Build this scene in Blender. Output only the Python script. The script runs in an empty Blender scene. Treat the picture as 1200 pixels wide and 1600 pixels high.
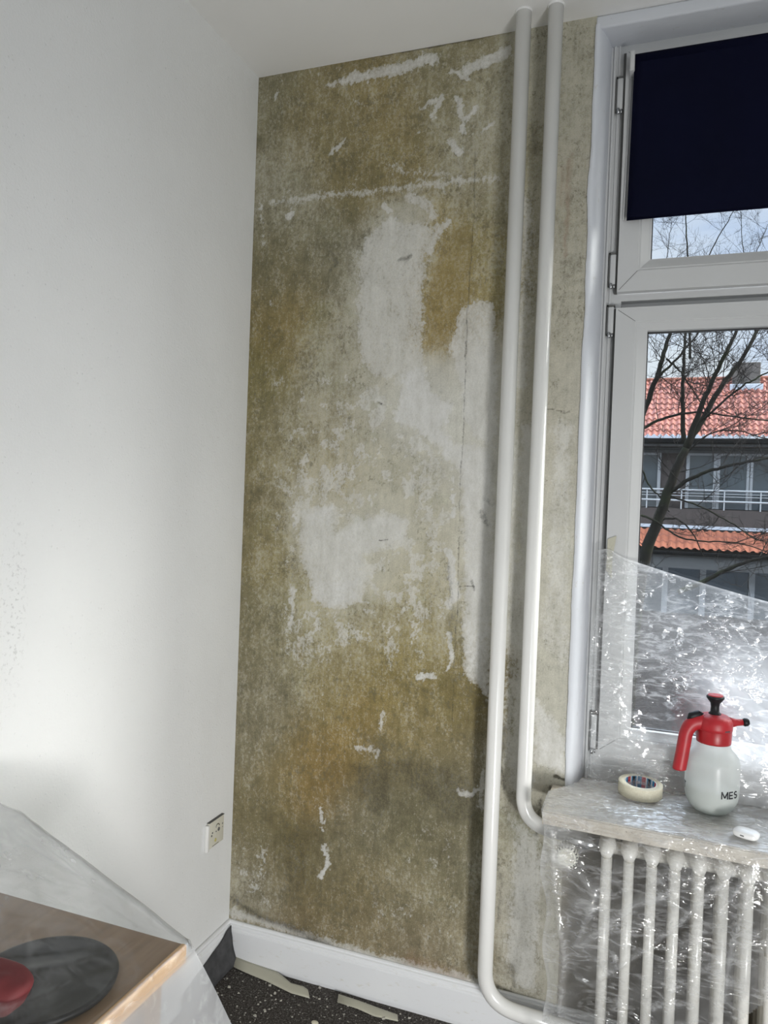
import bpy, bmesh, math, random
import numpy as np
from mathutils import Vector, Matrix, noise as mn

random.seed(7)
SC = bpy.context.scene
COL = SC.collection

# ------------------------------------------------------------------ camera
CAM = np.array([1.2866, -2.1587, 1.5254]); YAW, PIT, ROL, FPX = .3519, -.0128, .0379, 1169.6
cf = np.array([-math.sin(YAW)*math.cos(PIT), math.cos(YAW)*math.cos(PIT), math.sin(PIT)])
cr = np.array([math.cos(YAW), math.sin(YAW), 0.0]); cu = np.cross(cr, cf)
cr, cu = cr*math.cos(ROL)+cu*math.sin(ROL), -cr*math.sin(ROL)+cu*math.cos(ROL)
cam_d = bpy.data.cameras.new('camera'); cam = bpy.data.objects.new('camera', cam_d); COL.objects.link(cam)
m4 = Matrix.Identity(4)
for i in range(3):
    m4[i][0] = cr[i]; m4[i][1] = cu[i]; m4[i][2] = -cf[i]; m4[i][3] = CAM[i]
cam.matrix_world = m4
cam_d.sensor_fit = 'VERTICAL'; cam_d.sensor_height = 24.0; cam_d.lens = 24.0*FPX/1600.0
cam_d.clip_start = 0.02; cam_d.clip_end = 300
SC.camera = cam

def at(px, py, ax, val):
    """point of the place seen at a photo pixel, on the plane axis=val"""
    d = cf+cr*((px-600)/FPX)-cu*((py-800)/FPX)
    t = (val-CAM[ax])/d[ax]
    return Vector(CAM+t*d)

# ------------------------------------------------------------------ world, lights, exposure
SC.view_settings.view_transform = 'Standard'; SC.view_settings.look = 'None'
SC.view_settings.gamma = 1.0; SC.view_settings.exposure = 0.15
SC.view_settings.use_curve_mapping = False
SC.cycles.use_denoising = True
SC.cycles.max_bounces = 10; SC.cycles.diffuse_bounces = 5; SC.cycles.transparent_max_bounces = 24
SC.cycles.glossy_bounces = 4; SC.cycles.transmission_bounces = 6
SC.cycles.caustics_reflective = False; SC.cycles.caustics_refractive = False
SC.cycles.sample_clamp_indirect = 6.0

w = bpy.data.worlds.new('sky'); SC.world = w; w.use_nodes = True
nt = w.node_tree; nt.nodes.clear()
o_ = nt.nodes.new('ShaderNodeOutputWorld'); bg = nt.nodes.new('ShaderNodeBackground')
tc = nt.nodes.new('ShaderNodeTexCoord'); mp = nt.nodes.new('ShaderNodeMapping'); mp.inputs['Scale'].default_value = (2.0, 2.0, 6.0)
ns = nt.nodes.new('ShaderNodeTexNoise'); ns.inputs['Scale'].default_value = 1.6; ns.inputs['Detail'].default_value = 6
rp = nt.nodes.new('ShaderNodeValToRGB')
rp.color_ramp.elements[0].position = .38; rp.color_ramp.elements[0].color = (.56, .69, .94, 1)
rp.color_ramp.elements[1].position = .62; rp.color_ramp.elements[1].color = (.86, .92, 1.0, 1)
nt.links.new(tc.outputs['Generated'], mp.inputs[0]); nt.links.new(mp.outputs[0], ns.inputs['Vector'])
nt.links.new(ns.outputs['Fac'], rp.inputs[0]); nt.links.new(rp.outputs[0], bg.inputs['Color'])
sx = nt.nodes.new('ShaderNodeSeparateXYZ'); nt.links.new(tc.outputs['Generated'], sx.inputs[0])
zr = nt.nodes.new('ShaderNodeMapRange'); zr.inputs[1].default_value = .38; zr.inputs[2].default_value = .50; zr.inputs[3].default_value = .94; zr.inputs[4].default_value = 6.5
nt.links.new(sx.outputs['Z'], zr.inputs[0])
# soft sky glow added out of view at right to brighten the left wall
SUN = Vector((math.sin(math.radians(77))*math.cos(math.radians(31)), math.cos(math.radians(77))*math.cos(math.radians(31)), math.sin(math.radians(31))))  # direction of the added sky glow
dt = nt.nodes.new('ShaderNodeVectorMath'); dt.operation = 'DOT_PRODUCT'; dt.inputs[1].default_value = SUN; nt.links.new(tc.outputs['Generated'], dt.inputs[0])
gl = nt.nodes.new('ShaderNodeMapRange'); gl.interpolation_type = 'SMOOTHSTEP'; gl.inputs[1].default_value = .84; gl.inputs[2].default_value = .985; gl.inputs[3].default_value = 0; gl.inputs[4].default_value = 25.0
nt.links.new(dt.outputs['Value'], gl.inputs[0])
ad = nt.nodes.new('ShaderNodeMath'); ad.operation = 'ADD'; nt.links.new(zr.outputs[0], ad.inputs[0]); nt.links.new(gl.outputs[0], ad.inputs[1])
nt.links.new(ad.outputs[0], bg.inputs['Strength'])
wf = nt.nodes.new('ShaderNodeMapRange'); wf.inputs[2].default_value = 6.0; nt.links.new(gl.outputs[0], wf.inputs[0])
wm = nt.nodes.new('ShaderNodeMix'); wm.data_type = 'RGBA'; wm.inputs[7].default_value = (1.0, .965, .91, 1)
nt.links.new(wf.outputs[0], wm.inputs[0]); nt.links.new(rp.outputs[0], wm.inputs[6]); nt.links.new(wm.outputs[2], bg.inputs['Color'])   # cloud cover is brighter overhead than near the horizon
nt.links.new(bg.outputs[0], o_.inputs[0])

def area(name, loc, target, sx, sy, power, col=(1, 1, 1)):
    l = bpy.data.lights.new(name, 'AREA'); l.shape = 'RECTANGLE'; l.size = sx; l.size_y = sy
    l.energy = power; l.color = col
    o = bpy.data.objects.new(name, l); COL.objects.link(o); o.location = loc
    o.rotation_euler = (Vector(target)-Vector(loc)).to_track_quat('-Z', 'Y').to_euler()
    return o
# unseen fill light added at the rear wall, and a work light standing low to the right of the camera
area('rear_fill_light', (3.22, -4.5, 1.35), (2.2, 0, 1.45), 1.5, 1.7, 44, (.93, .97, 1.0))
wl = area('work_light', (2.2, -2.08, 0.50), (.35, -.2, .60), .30, .30, 17.5, (1.0, .995, .98)); wl.data.spread = math.radians(128)

# ------------------------------------------------------------------ helpers
def lin(c):
    return tuple(((v/255.0)/12.92 if v/255.0 <= .04045 else ((v/255.0+.055)/1.055)**2.4) for v in c)

def tag(o, label=None, cat=None, group=None, kind=None):
    if label: o['label'] = label
    if cat: o['category'] = cat
    if group: o['group'] = group
    if kind: o['kind'] = kind
    return o

def empty(name, loc, label=None, cat=None, group=None, kind=None):
    o = bpy.data.objects.new(name, None); COL.objects.link(o); o.location = loc; o.empty_display_size = .05
    return tag(o, label, cat, group, kind)

def link(name, me, mat, parent=None, smooth=False):
    """me holds WORLD coordinates; a parented mesh keeps them"""
    o = bpy.data.objects.new(name, me); COL.objects.link(o)
    if mat is not None:
        for m in (mat if isinstance(mat, (list, tuple)) else [mat]): me.materials.append(m)
    if parent is not None:
        o.parent = parent
        p = parent; off = Vector((0, 0, 0))
        while p is not None:
            off += Vector(p.location); p = p.parent
        me.transform(Matrix.Translation(-off))
    if smooth:
        me.polygons.foreach_set('use_smooth', [True]*len(me.polygons))
    return o

def mesh(verts, faces, name='m'):
    me = bpy.data.meshes.new(name); me.from_pydata([tuple(v) for v in verts], [], faces); me.update()
    return me

def bm_mesh(bm, name='m'):
    bmesh.ops.recalc_face_normals(bm, faces=bm.faces)
    me = bpy.data.meshes.new(name); bm.to_mesh(me); bm.free(); return me

def bx(bm, x0, x1, y0, y1, z0, z1, bevel=0, seg=2, mi=0):
    r = bmesh.ops.create_cube(bm, size=1)
    vs = r['verts']
    for v in vs:
        v.co = Vector((x0+(v.co.x+.5)*(x1-x0), y0+(v.co.y+.5)*(y1-y0), z0+(v.co.z+.5)*(z1-z0)))
    fs = set(f for v in vs for f in v.link_faces)
    for f in fs: f.material_index = mi
    if bevel:
        es = list(set(e for v in vs for e in v.link_edges))
        bmesh.ops.bevel(bm, geom=es, offset=bevel, segments=seg, affect='EDGES', profile=.5)
    return bm

def box(name, x0, x1, y0, y1, z0, z1, mat, parent=None, bevel=0, smooth=False):
    bm = bmesh.new(); bx(bm, x0, x1, y0, y1, z0, z1, bevel); return link(name, bm_mesh(bm), mat, parent, smooth)

def tube_into(bm, pts, rad, seg=20, caps=True):
    """sweep circle along points; rad number or list"""
    pts = [Vector(p) for p in pts]; n = len(pts)
    rs = rad if isinstance(rad, (list, tuple)) else [rad]*n
    rings = []; prev = None
    for i, p in enumerate(pts):
        t = (pts[min(i+1, n-1)]-pts[max(i-1, 0)]).normalized()
        if prev is None:
            a = Vector((0, 0, 1)) if abs(t.z) < .9 else Vector((1, 0, 0)); nx = t.cross(a).normalized()
        else:
            nx = (prev-t*prev.dot(t)).normalized()
        prev = nx; ny = t.cross(nx)
        rings.append([bm.verts.new(p+nx*math.cos(2*math.pi*k/seg)*rs[i]+ny*math.sin(2*math.pi*k/seg)*rs[i]) for k in range(seg)])
    for i in range(n-1):
        for k in range(seg):
            bm.faces.new((rings[i][k], rings[i][(k+1) % seg], rings[i+1][(k+1) % seg], rings[i+1][k]))
    if caps:
        bm.faces.new(rings[0][::-1]); bm.faces.new(rings[-1])

def tube(name, pts, rad, mat, parent=None, seg=20):
    bm = bmesh.new(); tube_into(bm, pts, rad, seg); return link(name, bm_mesh(bm), mat, parent, True)

def lathe_into(bm, prof, c, axis='z', seg=48, mi=0, close=True):
    rings = []
    for r, h in prof:
        ring = []
        for k in range(seg):
            a = 2*math.pi*k/seg
            if axis == 'z': co = (c[0]+r*math.cos(a), c[1]+r*math.sin(a), c[2]+h)
            elif axis == 'y': co = (c[0]+r*math.cos(a), c[1]+h, c[2]+r*math.sin(a))
            else: co = (c[0]+h, c[1]+r*math.cos(a), c[2]+r*math.sin(a))
            ring.append(bm.verts.new(co))
        rings.append(ring)
    for i in range(len(rings)-1):
        for k in range(seg):
            f = bm.faces.new((rings[i][k], rings[i][(k+1) % seg], rings[i+1][(k+1) % seg], rings[i+1][k])); f.material_index = mi
    if close:
        for rg in (rings[0], rings[-1]):
            f = bm.faces.new(rg); f.material_index = mi

def lathe(name, prof, c, mat, parent=None, axis='z', seg=48):
    bm = bmesh.new(); lathe_into(bm, prof, c, axis, seg); o = link(name, bm_mesh(bm), mat, parent, True)
    return o

def smooth_path(pts, n=8):
    """Catmull-Rom"""
    P = [Vector(p) for p in pts]; P = [P[0]*2-P[1]]+P+[P[-1]*2-P[-2]]; out = []
    for i in range(1, len(P)-2):
        for k in range(n):
            t = k/n; a, b, c, d = P[i-1], P[i], P[i+1], P[i+2]
            out.append(.5*((2*b)+(c-a)*t+(2*a-5*b+4*c-d)*t*t+(3*b-a-3*c+d)*t**3))
    out.append(P[-2]); return out

# ------------------------------------------------------------------ materials
MAT = {}
class NT:
    def __init__(s, name):
        s.m = bpy.data.materials.new(name); s.m.use_nodes = True; s.t = s.m.node_tree; s.t.nodes.clear()
        s.out = s.n('ShaderNodeOutputMaterial')
    def n(s, typ, **kw):
        x = s.t.nodes.new(typ)
        for k, v in kw.items():
            if k.startswith('i_'):
                x.inputs[k[2:].replace('_', ' ')].default_value = v
            else: setattr(x, k, v)
        return x
    def l(s, a, b): s.t.links.new(a, b)
    def noise(s, scale, detail=4, rough=.5, vec=None, stretch=None, dist=0):
        tc = s.n('ShaderNodeTexCoord'); src = tc.outputs['Object']
        if stretch:
            mp = s.n('ShaderNodeMapping'); mp.inputs['Scale'].default_value = stretch; s.l(src, mp.inputs[0]); src = mp.outputs[0]
        x = s.n('ShaderNodeTexNoise'); x.inputs['Scale'].default_value = scale; x.inputs['Detail'].default_value = detail
        x.inputs['Roughness'].default_value = rough; x.inputs['Distortion'].default_value = dist
        s.l(src, x.inputs['Vector']); return x.outputs['Fac']
    def ramp(s, fac, stops):
        r = s.n('ShaderNodeValToRGB'); e = r.color_ramp.elements
        e[0].position = stops[0][0]; e[0].color = (*stops[0][1], 1); e[1].position = stops[1][0]; e[1].color = (*stops[1][1], 1)
        for p, c in stops[2:]:
            k = e.new(p); k.color = (*c, 1)
        s.l(fac, r.inputs[0]); return r.outputs[0]
    def rmap(s, v, a, b, c=0., d=1., smooth=False):
        r = s.n('ShaderNodeMapRange'); r.inputs[1].default_value = a; r.inputs[2].default_value = b
        r.inputs[3].default_value = c; r.inputs[4].default_value = d
        if smooth: r.interpolation_type = 'SMOOTHSTEP'
        s.l(v, r.inputs[0]); return r.outputs[0]
    def math(s, op, a, b=None):
        x = s.n('ShaderNodeMath', operation=op)
        for i, v in enumerate((a, b)):
            if v is None: continue
            if isinstance(v, (int, float)): x.inputs[i].default_value = v
            else: s.l(v, x.inputs[i])
        return x.outputs[0]
    def mix(s, fac, a, b, blend='MIX'):
        x = s.n('ShaderNodeMix', data_type='RGBA', blend_type=blend)
        for sock, v in ((x.inputs[0], fac), (x.inputs[6], a), (x.inputs[7], b)):
            if isinstance(v, (int, float)): sock.default_value = v
            elif isinstance(v, tuple): sock.default_value = (*v[:3], 1)
            else: s.l(v, sock)
        return x.outputs[2]
    def bump(s, h, strength=.3, dist=.01, normal=None):
        b = s.n('ShaderNodeBump'); b.inputs['Strength'].default_value = strength; b.inputs['Distance'].default_value = dist
        s.l(h, b.inputs['Height'])
        if normal: s.l(normal, b.inputs['Normal'])
        return b.outputs[0]
    def bsdf(s, col, rough=.5, normal=None, metal=0, spec=.5, coat=0):
        b = s.n('ShaderNodeBsdfPrincipled')
        if isinstance(col, tuple): b.inputs['Base Color'].default_value = (*col[:3], 1)
        else: s.l(col, b.inputs['Base Color'])
        if isinstance(rough, (int, float)): b.inputs['Roughness'].default_value = rough
        else: s.l(rough, b.inputs['Roughness'])
        b.inputs['Metallic'].default_value = metal; b.inputs['Specular IOR Level'].default_value = spec
        b.inputs['Coat Weight'].default_value = coat
        if normal: s.l(normal, b.inputs['Normal'])
        return b
    def schlick(s, f0=.04):
        lw = s.n('ShaderNodeLayerWeight'); lw.inputs[0].default_value = .5
        return s.math('ADD', s.math('MULTIPLY', s.math('POWER', lw.outputs['Facing'], 5.0), 1-f0), f0)
    def done(s, b):
        s.l(b.outputs[0] if hasattr(b, 'outputs') else b, s.out.inputs[0]); MAT[s.m.name] = s.m; return s.m

def plain(name, col, rough=.5, var=.06, scale=20, bump=0, bscale=200, metal=0, spec=.5, coat=0, stretch=None):
    t = NT(name); f = t.noise(scale, 5, .6, stretch=stretch)
    k = t.rmap(f, .3, .7, 1-var, 1+var)
    c = t.mix(1.0, col, k, 'MULTIPLY')
    nrm = t.bump(t.noise(bscale, 4), bump, .002) if bump else None
    return t.done(t.bsdf(c, rough, nrm, metal, spec, coat))

# --- left wall: painted woodchip paper with a few scuffs
def scatter_spots(t, scale, thr, vec_stretch=None):
    tc = t.n('ShaderNodeTexCoord'); v = t.n('ShaderNodeTexVoronoi'); v.inputs['Scale'].default_value = scale
    t.l(tc.outputs['Object'], v.inputs['Vector']); return t.rmap(v.outputs['Distance'], 0, thr, 1, 0)

t = NT('white_wall_paint')
c = t.mix(t.rmap(t.noise(1.6, 4), .35, .65), (.77, .775, .77), (.82, .825, .82))
chips = scatter_spots(t, 55, .16)
b1 = t.bump(chips, .45, .0025); b2 = t.bump(t.noise(150, 4, .6), .5, .002, b1); b3 = t.bump(t.noise(9, 3), .3, .01, b2)
tcw = t.n('ShaderNodeTexCoord'); mw = t.n('ShaderNodeMapping'); mw.inputs['Location'].default_value = (0, 0, 0); mw.inputs['Scale'].default_value = (1, 1, 1)
def zone(cy, cz, ry, rz):
    q1 = t.n('ShaderNodeVectorMath', operation='SUBTRACT'); t.l(tcw.outputs['Object'], q1.inputs[0]); q1.inputs[1].default_value = (0, cy, cz)
    q2 = t.n('ShaderNodeVectorMath', operation='MULTIPLY'); t.l(q1.outputs[0], q2.inputs[0]); q2.inputs[1].default_value = (0, 1/ry, 1/rz)
    q3 = t.n('ShaderNodeVectorMath', operation='LENGTH'); t.l(q2.outputs[0], q3.inputs[0]); return t.rmap(q3.outputs['Value'], .3, 1.0, 1, 0)
sc = t.math('MULTIPLY', t.math('MAXIMUM', zone(-.93, 1.28, .05, .26), zone(-.985, 1.02, .04, .12)), t.rmap(t.noise(95, 4, .7), .56, .62))
c = t.mix(t.math('MULTIPLY', sc, .5), c, (.42, .42, .41))
t.done(t.bsdf(c, .75, b3, spec=.25))
t = NT('ceiling_paint')
c = t.mix(t.rmap(t.noise(2, 4), .3, .7), (.86, .855, .84), (.90, .895, .88))
t.done(t.bsdf(c, .85, t.bump(t.noise(35, 5), .25, .002), spec=.2))
t = NT('reveal_paint')
c = t.mix(t.rmap(t.noise(30, 6, .7), .62, .72), (.66, .68, .72), (.55, .54, .51))
t.done(t.bsdf(c, .55, t.bump(t.noise(22, 5), .35, .004), spec=.4))
plain('parapet_plaster', (.27, .245, .20), .85, .2, 9, bump=.3, bscale=60)
plain('white_lacquer', (.80, .795, .77), .22, .03, 5, coat=.4)
plain('window_plastic', (.58, .585, .585), .28, .02, 4, spec=.5)
t = NT('baseboard_paint')
c = t.mix(t.rmap(t.noise(28, 6, .7, stretch=(1, 1, 3)), .6, .75), (.80, .81, .825), (.66, .64, .58))
t.done(t.bsdf(c, .35, t.bump(t.noise(30, 4), .12, .002), spec=.45))
plain('chrome_steel', (.55, .56, .57), .25, .1, 60, metal=1)
plain('dark_gap', (.13, .13, .125), .8)
plain('rubber_seal', (.03, .03, .032), .5)
t = NT('blind_fabric')
c = t.mix(t.rmap(t.noise(6, 4), .3, .7), (.0008, .0015, .012), (.0012, .002, .015))
t.done(t.bsdf(c, .75, t.bump(t.noise(900, 2), .2, .0005), spec=.12))
t = NT('sill_stone')
c = t.mix(t.rmap(t.noise(30, 8, .7), .35, .65), (.50, .45, .38), (.66, .61, .53))
c = t.mix(t.rmap(t.noise(140, 4), .6, .7), c, (.36, .31, .26))
t.done(t.bsdf(c, .4))
t = NT('radiator_enamel')
c = t.mix(t.rmap(t.noise(40, 6, .7), .55, .75), (.78, .76, .71), (.62, .58, .5))
t.done(t.bsdf(c, .3, coat=.3))
t = NT('carpet')
c = t.ramp(t.noise(170, 6, .75), [(.30, (.022, .020, .019)), (.52, (.10, .090, .082)), (.68, (.32, .30, .28))])
c2 = t.mix(t.rmap(t.noise(60, 3), .66, .70), c, (.30, .28, .25))
t.done(t.bsdf(c2, .95, t.bump(t.noise(260, 5, .8), 1.0, .006), spec=.1))
plain('plaster_chip', (.52, .50, .44), .8, .25, 90)
plain('dark_flap', (.055, .055, .058), .75, .35, 30, bump=.6, bscale=60)
t = NT('table_veneer')
c = t.ramp(t.noise(9, 6, .6, stretch=(7, .7, 1)), [(.3, (.17, .100, .052)), (.7, (.26, .165, .092))])
t.done(t.bsdf(c, .45))
t = NT('table_edge_wood')
c = t.ramp(t.noise(9, 6, .6, stretch=(9, .7, 9)), [(.3, (.50, .27, .095)), (.7, (.66, .40, .17))])
t.done(t.bsdf(c, .4))
plain('black_plastic', (.008, .0085, .010), .5, .2, 20, spec=.3)
plain('grey_box_board', (.42, .42, .42), .7, .1, 12)
plain('red_cloth', (.13, .018, .020), .7, .2, 12)
plain('red_plastic', (.40, .015, .022), .45, .1, 30)
plain('dark_red_plastic', (.36, .013, .018), .38, .1, 30)
plain('print_black', (.012, .012, .016), .5, .02)
plain('print_blue', (.01, .22, .42), .45, .02)
plain('print_red', (.52, .02, .025), .45, .02)
plain('print_white', (.85, .85, .83), .5, .02)
t = NT('masking_paper')
c = t.mix(t.rmap(t.noise(220, 3), .35, .65), (.66, .62, .48), (.74, .70, .56))
t.done(t.bsdf(c, .65, t.bump(t.noise(400, 2), .3, .0006), spec=.25))
t = NT('tape_strip')
b = t.bsdf((.60, .58, .47), .6, t.bump(t.noise(150, 4), .4, .001)); tr = t.n('ShaderNodeBsdfTransparent'); mx = t.n('ShaderNodeMixShader'); mx.inputs[0].default_value = .78
t.l(tr.outputs[0], mx.inputs[1]); t.l(b.outputs[0], mx.inputs[2]); t.done(mx)
plain('glossy_white', (.86, .86, .85), .12, .01, coat=.6)
plain('socket_cream', (.66, .64, .55), .35, .04, 40)
plain('brass_yellow', (.55, .50, .20), .4, .05, 40)
# translucent bottle plastic and the liquid inside
t = NT('bottle_plastic')
b = t.bsdf((.82, .84, .82), .28, spec=.5); b.inputs['Transmission Weight'].default_value = 0.0
b.inputs['Subsurface Weight'].default_value = .0
tl = t.n('ShaderNodeBsdfTranslucent'); tl.inputs[0].default_value = (.80, .83, .81, 1)
tr = t.n('ShaderNodeBsdfTransparent'); tr.inputs[0].default_value = (.95, .97, .96, 1)
m1 = t.n('ShaderNodeMixShader'); m1.inputs[0].default_value = .45; t.l(b.outputs[0], m1.inputs[1]); t.l(tl.outputs[0], m1.inputs[2])
m2 = t.n('ShaderNodeMixShader'); m2.inputs[0].default_value = .30; t.l(m1.outputs[0], m2.inputs[1]); t.l(tr.outputs[0], m2.inputs[2])
t.done(m2)
t = NT('bottle_liquid')
b = t.bsdf((.70, .73, .71), .15); tl = t.n('ShaderNodeBsdfTranslucent'); tl.inputs[0].default_value = (.72, .76, .74, 1)
m1 = t.n('ShaderNodeMixShader'); m1.inputs[0].default_value = .5; t.l(b.outputs[0], m1.inputs[1]); t.l(tl.outputs[0], m1.inputs[2]); t.done(m1)
# window glass (thin pane)
t = NT('window_glass')
tr = t.n('ShaderNodeBsdfTransparent'); tr.inputs[0].default_value = (.93, .95, .95, 1)
g = t.n('ShaderNodeBsdfGlossy'); g.inputs['Roughness'].default_value = .0
mx = t.n('ShaderNodeMixShader'); t.l(t.schlick(.04), mx.inputs[0]); t.l(tr.outputs[0], mx.inputs[1]); t.l(g.outputs[0], mx.inputs[2]); t.done(mx)

def film_material(name, haze, gloss, crease, cs, tint=(.97, .98, .985), hz_attr=False, rough=.13, crk=1.0):
    t = NT(name)
    # crumple: faceted cells and long thin creases, stronger in some areas than in others
    def ridge(scale, stretch, dist, w=.05):
        n = t.noise(scale, 3, .55, stretch=stretch, dist=dist)
        a = t.math('ABSOLUTE', t.math('SUBTRACT', n, .5)); return t.rmap(a, 0, w, 1, 0)
    tc = t.n('ShaderNodeTexCoord'); dn = t.n('ShaderNodeTexNoise'); dn.inputs['Scale'].default_value = 9; t.l(tc.outputs['Object'], dn.inputs['Vector'])
    va = t.n('ShaderNodeVectorMath', operation='MULTIPLY_ADD'); t.l(dn.outputs['Color'], va.inputs[0]); va.inputs[1].default_value = (.12, .12, .12); t.l(tc.outputs['Object'], va.inputs[2])
    vo = t.n('ShaderNodeTexVoronoi'); vo.inputs['Scale'].default_value = cs*2.0; t.l(va.outputs[0], vo.inputs['Vector'])
    vo2 = t.n('ShaderNodeTexVoronoi'); vo2.inputs['Scale'].default_value = cs*5; t.l(va.outputs[0], vo2.inputs['Vector'])
    amt = t.rmap(t.noise(5, 3, .6), .42, .60, .12, 1.0)
    r1 = ridge(cs*.75, (.45, 1, 1.25), .9, .09); r2 = ridge(cs*2.4, (.35, 1, 1.2), .7, .12)
    h = t.math('ADD', t.math('MULTIPLY', vo.outputs['Distance'], .40), t.math('ADD', t.math('MULTIPLY', vo2.outputs['Distance'], .10), t.math('ADD', t.math('MULTIPLY', r1, .60), t.math('MULTIPLY', r2, .34))))
    n2 = t.bump(t.math('MULTIPLY', h, amt), crease, .010)
    tr = t.n('ShaderNodeBsdfTransparent'); tr.inputs[0].default_value = (*tint, 1)
    df = t.n('ShaderNodeBsdfDiffuse'); df.inputs[0].default_value = (.85, .86, .88, 1)
    tl = t.n('ShaderNodeBsdfTranslucent'); tl.inputs[0].default_value = (.85, .86, .88, 1)
    dm = t.n('ShaderNodeMixShader'); dm.inputs[0].default_value = .45; t.l(df.outputs[0], dm.inputs[1]); t.l(tl.outputs[0], dm.inputs[2])
    hz = t.n('ShaderNodeMixShader')
    crs = t.math('MULTIPLY', t.math('MULTIPLY', r1, r2), .30*crk)
    if hz_attr:
        at_ = t.n('ShaderNodeAttribute', attribute_name='haze')
        t.l(t.math('MAXIMUM', t.math('ADD', at_.outputs['Fac'], crs), 0.0), hz.inputs[0])
    else:
        t.l(t.math('ADD', crs, haze), hz.inputs[0])
    t.l(tr.outputs[0], hz.inputs[1]); t.l(dm.outputs[0], hz.inputs[2])
    g = t.n('ShaderNodeBsdfGlossy'); g.inputs['Roughness'].default_value = rough; g.inputs[0].default_value = (1, 1, 1, 1); t.l(n2, g.inputs['Normal'])
    gf = t.math('MINIMUM', t.math('ADD', t.math('MULTIPLY', t.schlick(.06), gloss), t.math('MULTIPLY', amt, .022*crk)), .85)
    mx = t.n('ShaderNodeMixShader'); t.l(gf, mx.inputs[0]); t.l(hz.outputs[0], mx.inputs[1]); t.l(g.outputs[0], mx.inputs[2])
    return t.done(mx)
film_material('sheet_film', .10, 1.2, .55, 22, hz_attr=True, rough=.10)
film_material('table_film', .12, .9, .085, 10, hz_attr=True, rough=.18, crk=0.35)

# exterior
t = NT('roof_tile_red')
c = t.ramp(t.noise(1.5, 6, .7), [(.3, (.15, .036, .020)), (.6, (.23, .062, .034))])
c = t.mix(t.rmap(t.noise(7, 3), .55, .62), c, (.18, .065, .05)); t.done(t.bsdf(c, .6))
t = NT('roof_tile_orange')
c = t.ramp(t.noise(1.2, 6, .7), [(.3, (.17, .047, .022)), (.6, (.25, .080, .040))]); t.done(t.bsdf(c, .6))
plain('brown_brick', (.045, .035, .030), .85, .2, 5)
plain('grey_cladding', (.06, .06, .058), .8, .15, 2, stretch=(1, 1, 8))
plain('dark_gutter', (.006, .006, .006), .9, spec=.04)
plain('facade_white', (.22, .225, .225), .6, .1)
plain('rail_white', (.34, .35, .35), .5, .1)
plain('flashing', (.38, .41, .44), .5, .1)
plain('chimney_block', (.085, .075, .065), .9, .3, 3)
plain('house_glass', (.035, .045, .05), .08, .3, 1.2, spec=.6)
plain('street_ground', (.06, .06, .058), .9, .2, .5)
t = NT('bark')
c = t.ramp(t.noise(12, 6, .7), [(.3, (.004, .0035, .003)), (.65, (.011, .010, .0075))]); c = t.mix(t.rmap(t.noise(2.5, 4), .5, .7), c, (.012, .015, .006)); t.done(t.bsdf(c, .95, spec=.08))
plain('twig_bark', (.012, .010, .009), .95, spec=.08)

# ------------------------------------------------------------------ room shell
H = 2.9; X1 = 1.071; XW = 3.10; ZL = 2.875; RX = 4.0; RY = -4.6; SILLZ = .745; FY = .10

# back wall: stripped plaster, painted as colour maps laid over its own surface
def vnoise(shape, cells, rng):
    gy, gx = cells; g = rng.random((gy+2, gx+2))
    y = np.linspace(0, gy, shape[0]); x = np.linspace(0, gx, shape[1])
    iy = np.minimum(y.astype(int), gy); ix = np.minimum(x.astype(int), gx); fy = y-iy; fx = x-ix
    fy = (fy*fy*(3-2*fy))[:, None]; fx = (fx*fx*(3-2*fx))[None, :]
    a = g[iy][:, ix]; b = g[iy][:, ix+1]; c = g[iy+1][:, ix]; d = g[iy+1][:, ix+1]
    return a*(1-fx)*(1-fy)+b*fx*(1-fy)+c*(1-fx)*fy+d*fx*fy

def fbm(shape, base, aspect, rng, octs=5, gain=.55):
    out = np.zeros(shape); amp = 1; tot = 0; cx = base
    for o in range(octs):
        out += amp*vnoise(shape, (max(1, int(cx*aspect)), max(1, int(cx))), rng); tot += amp; amp *= gain; cx *= 2
    return out/tot

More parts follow.
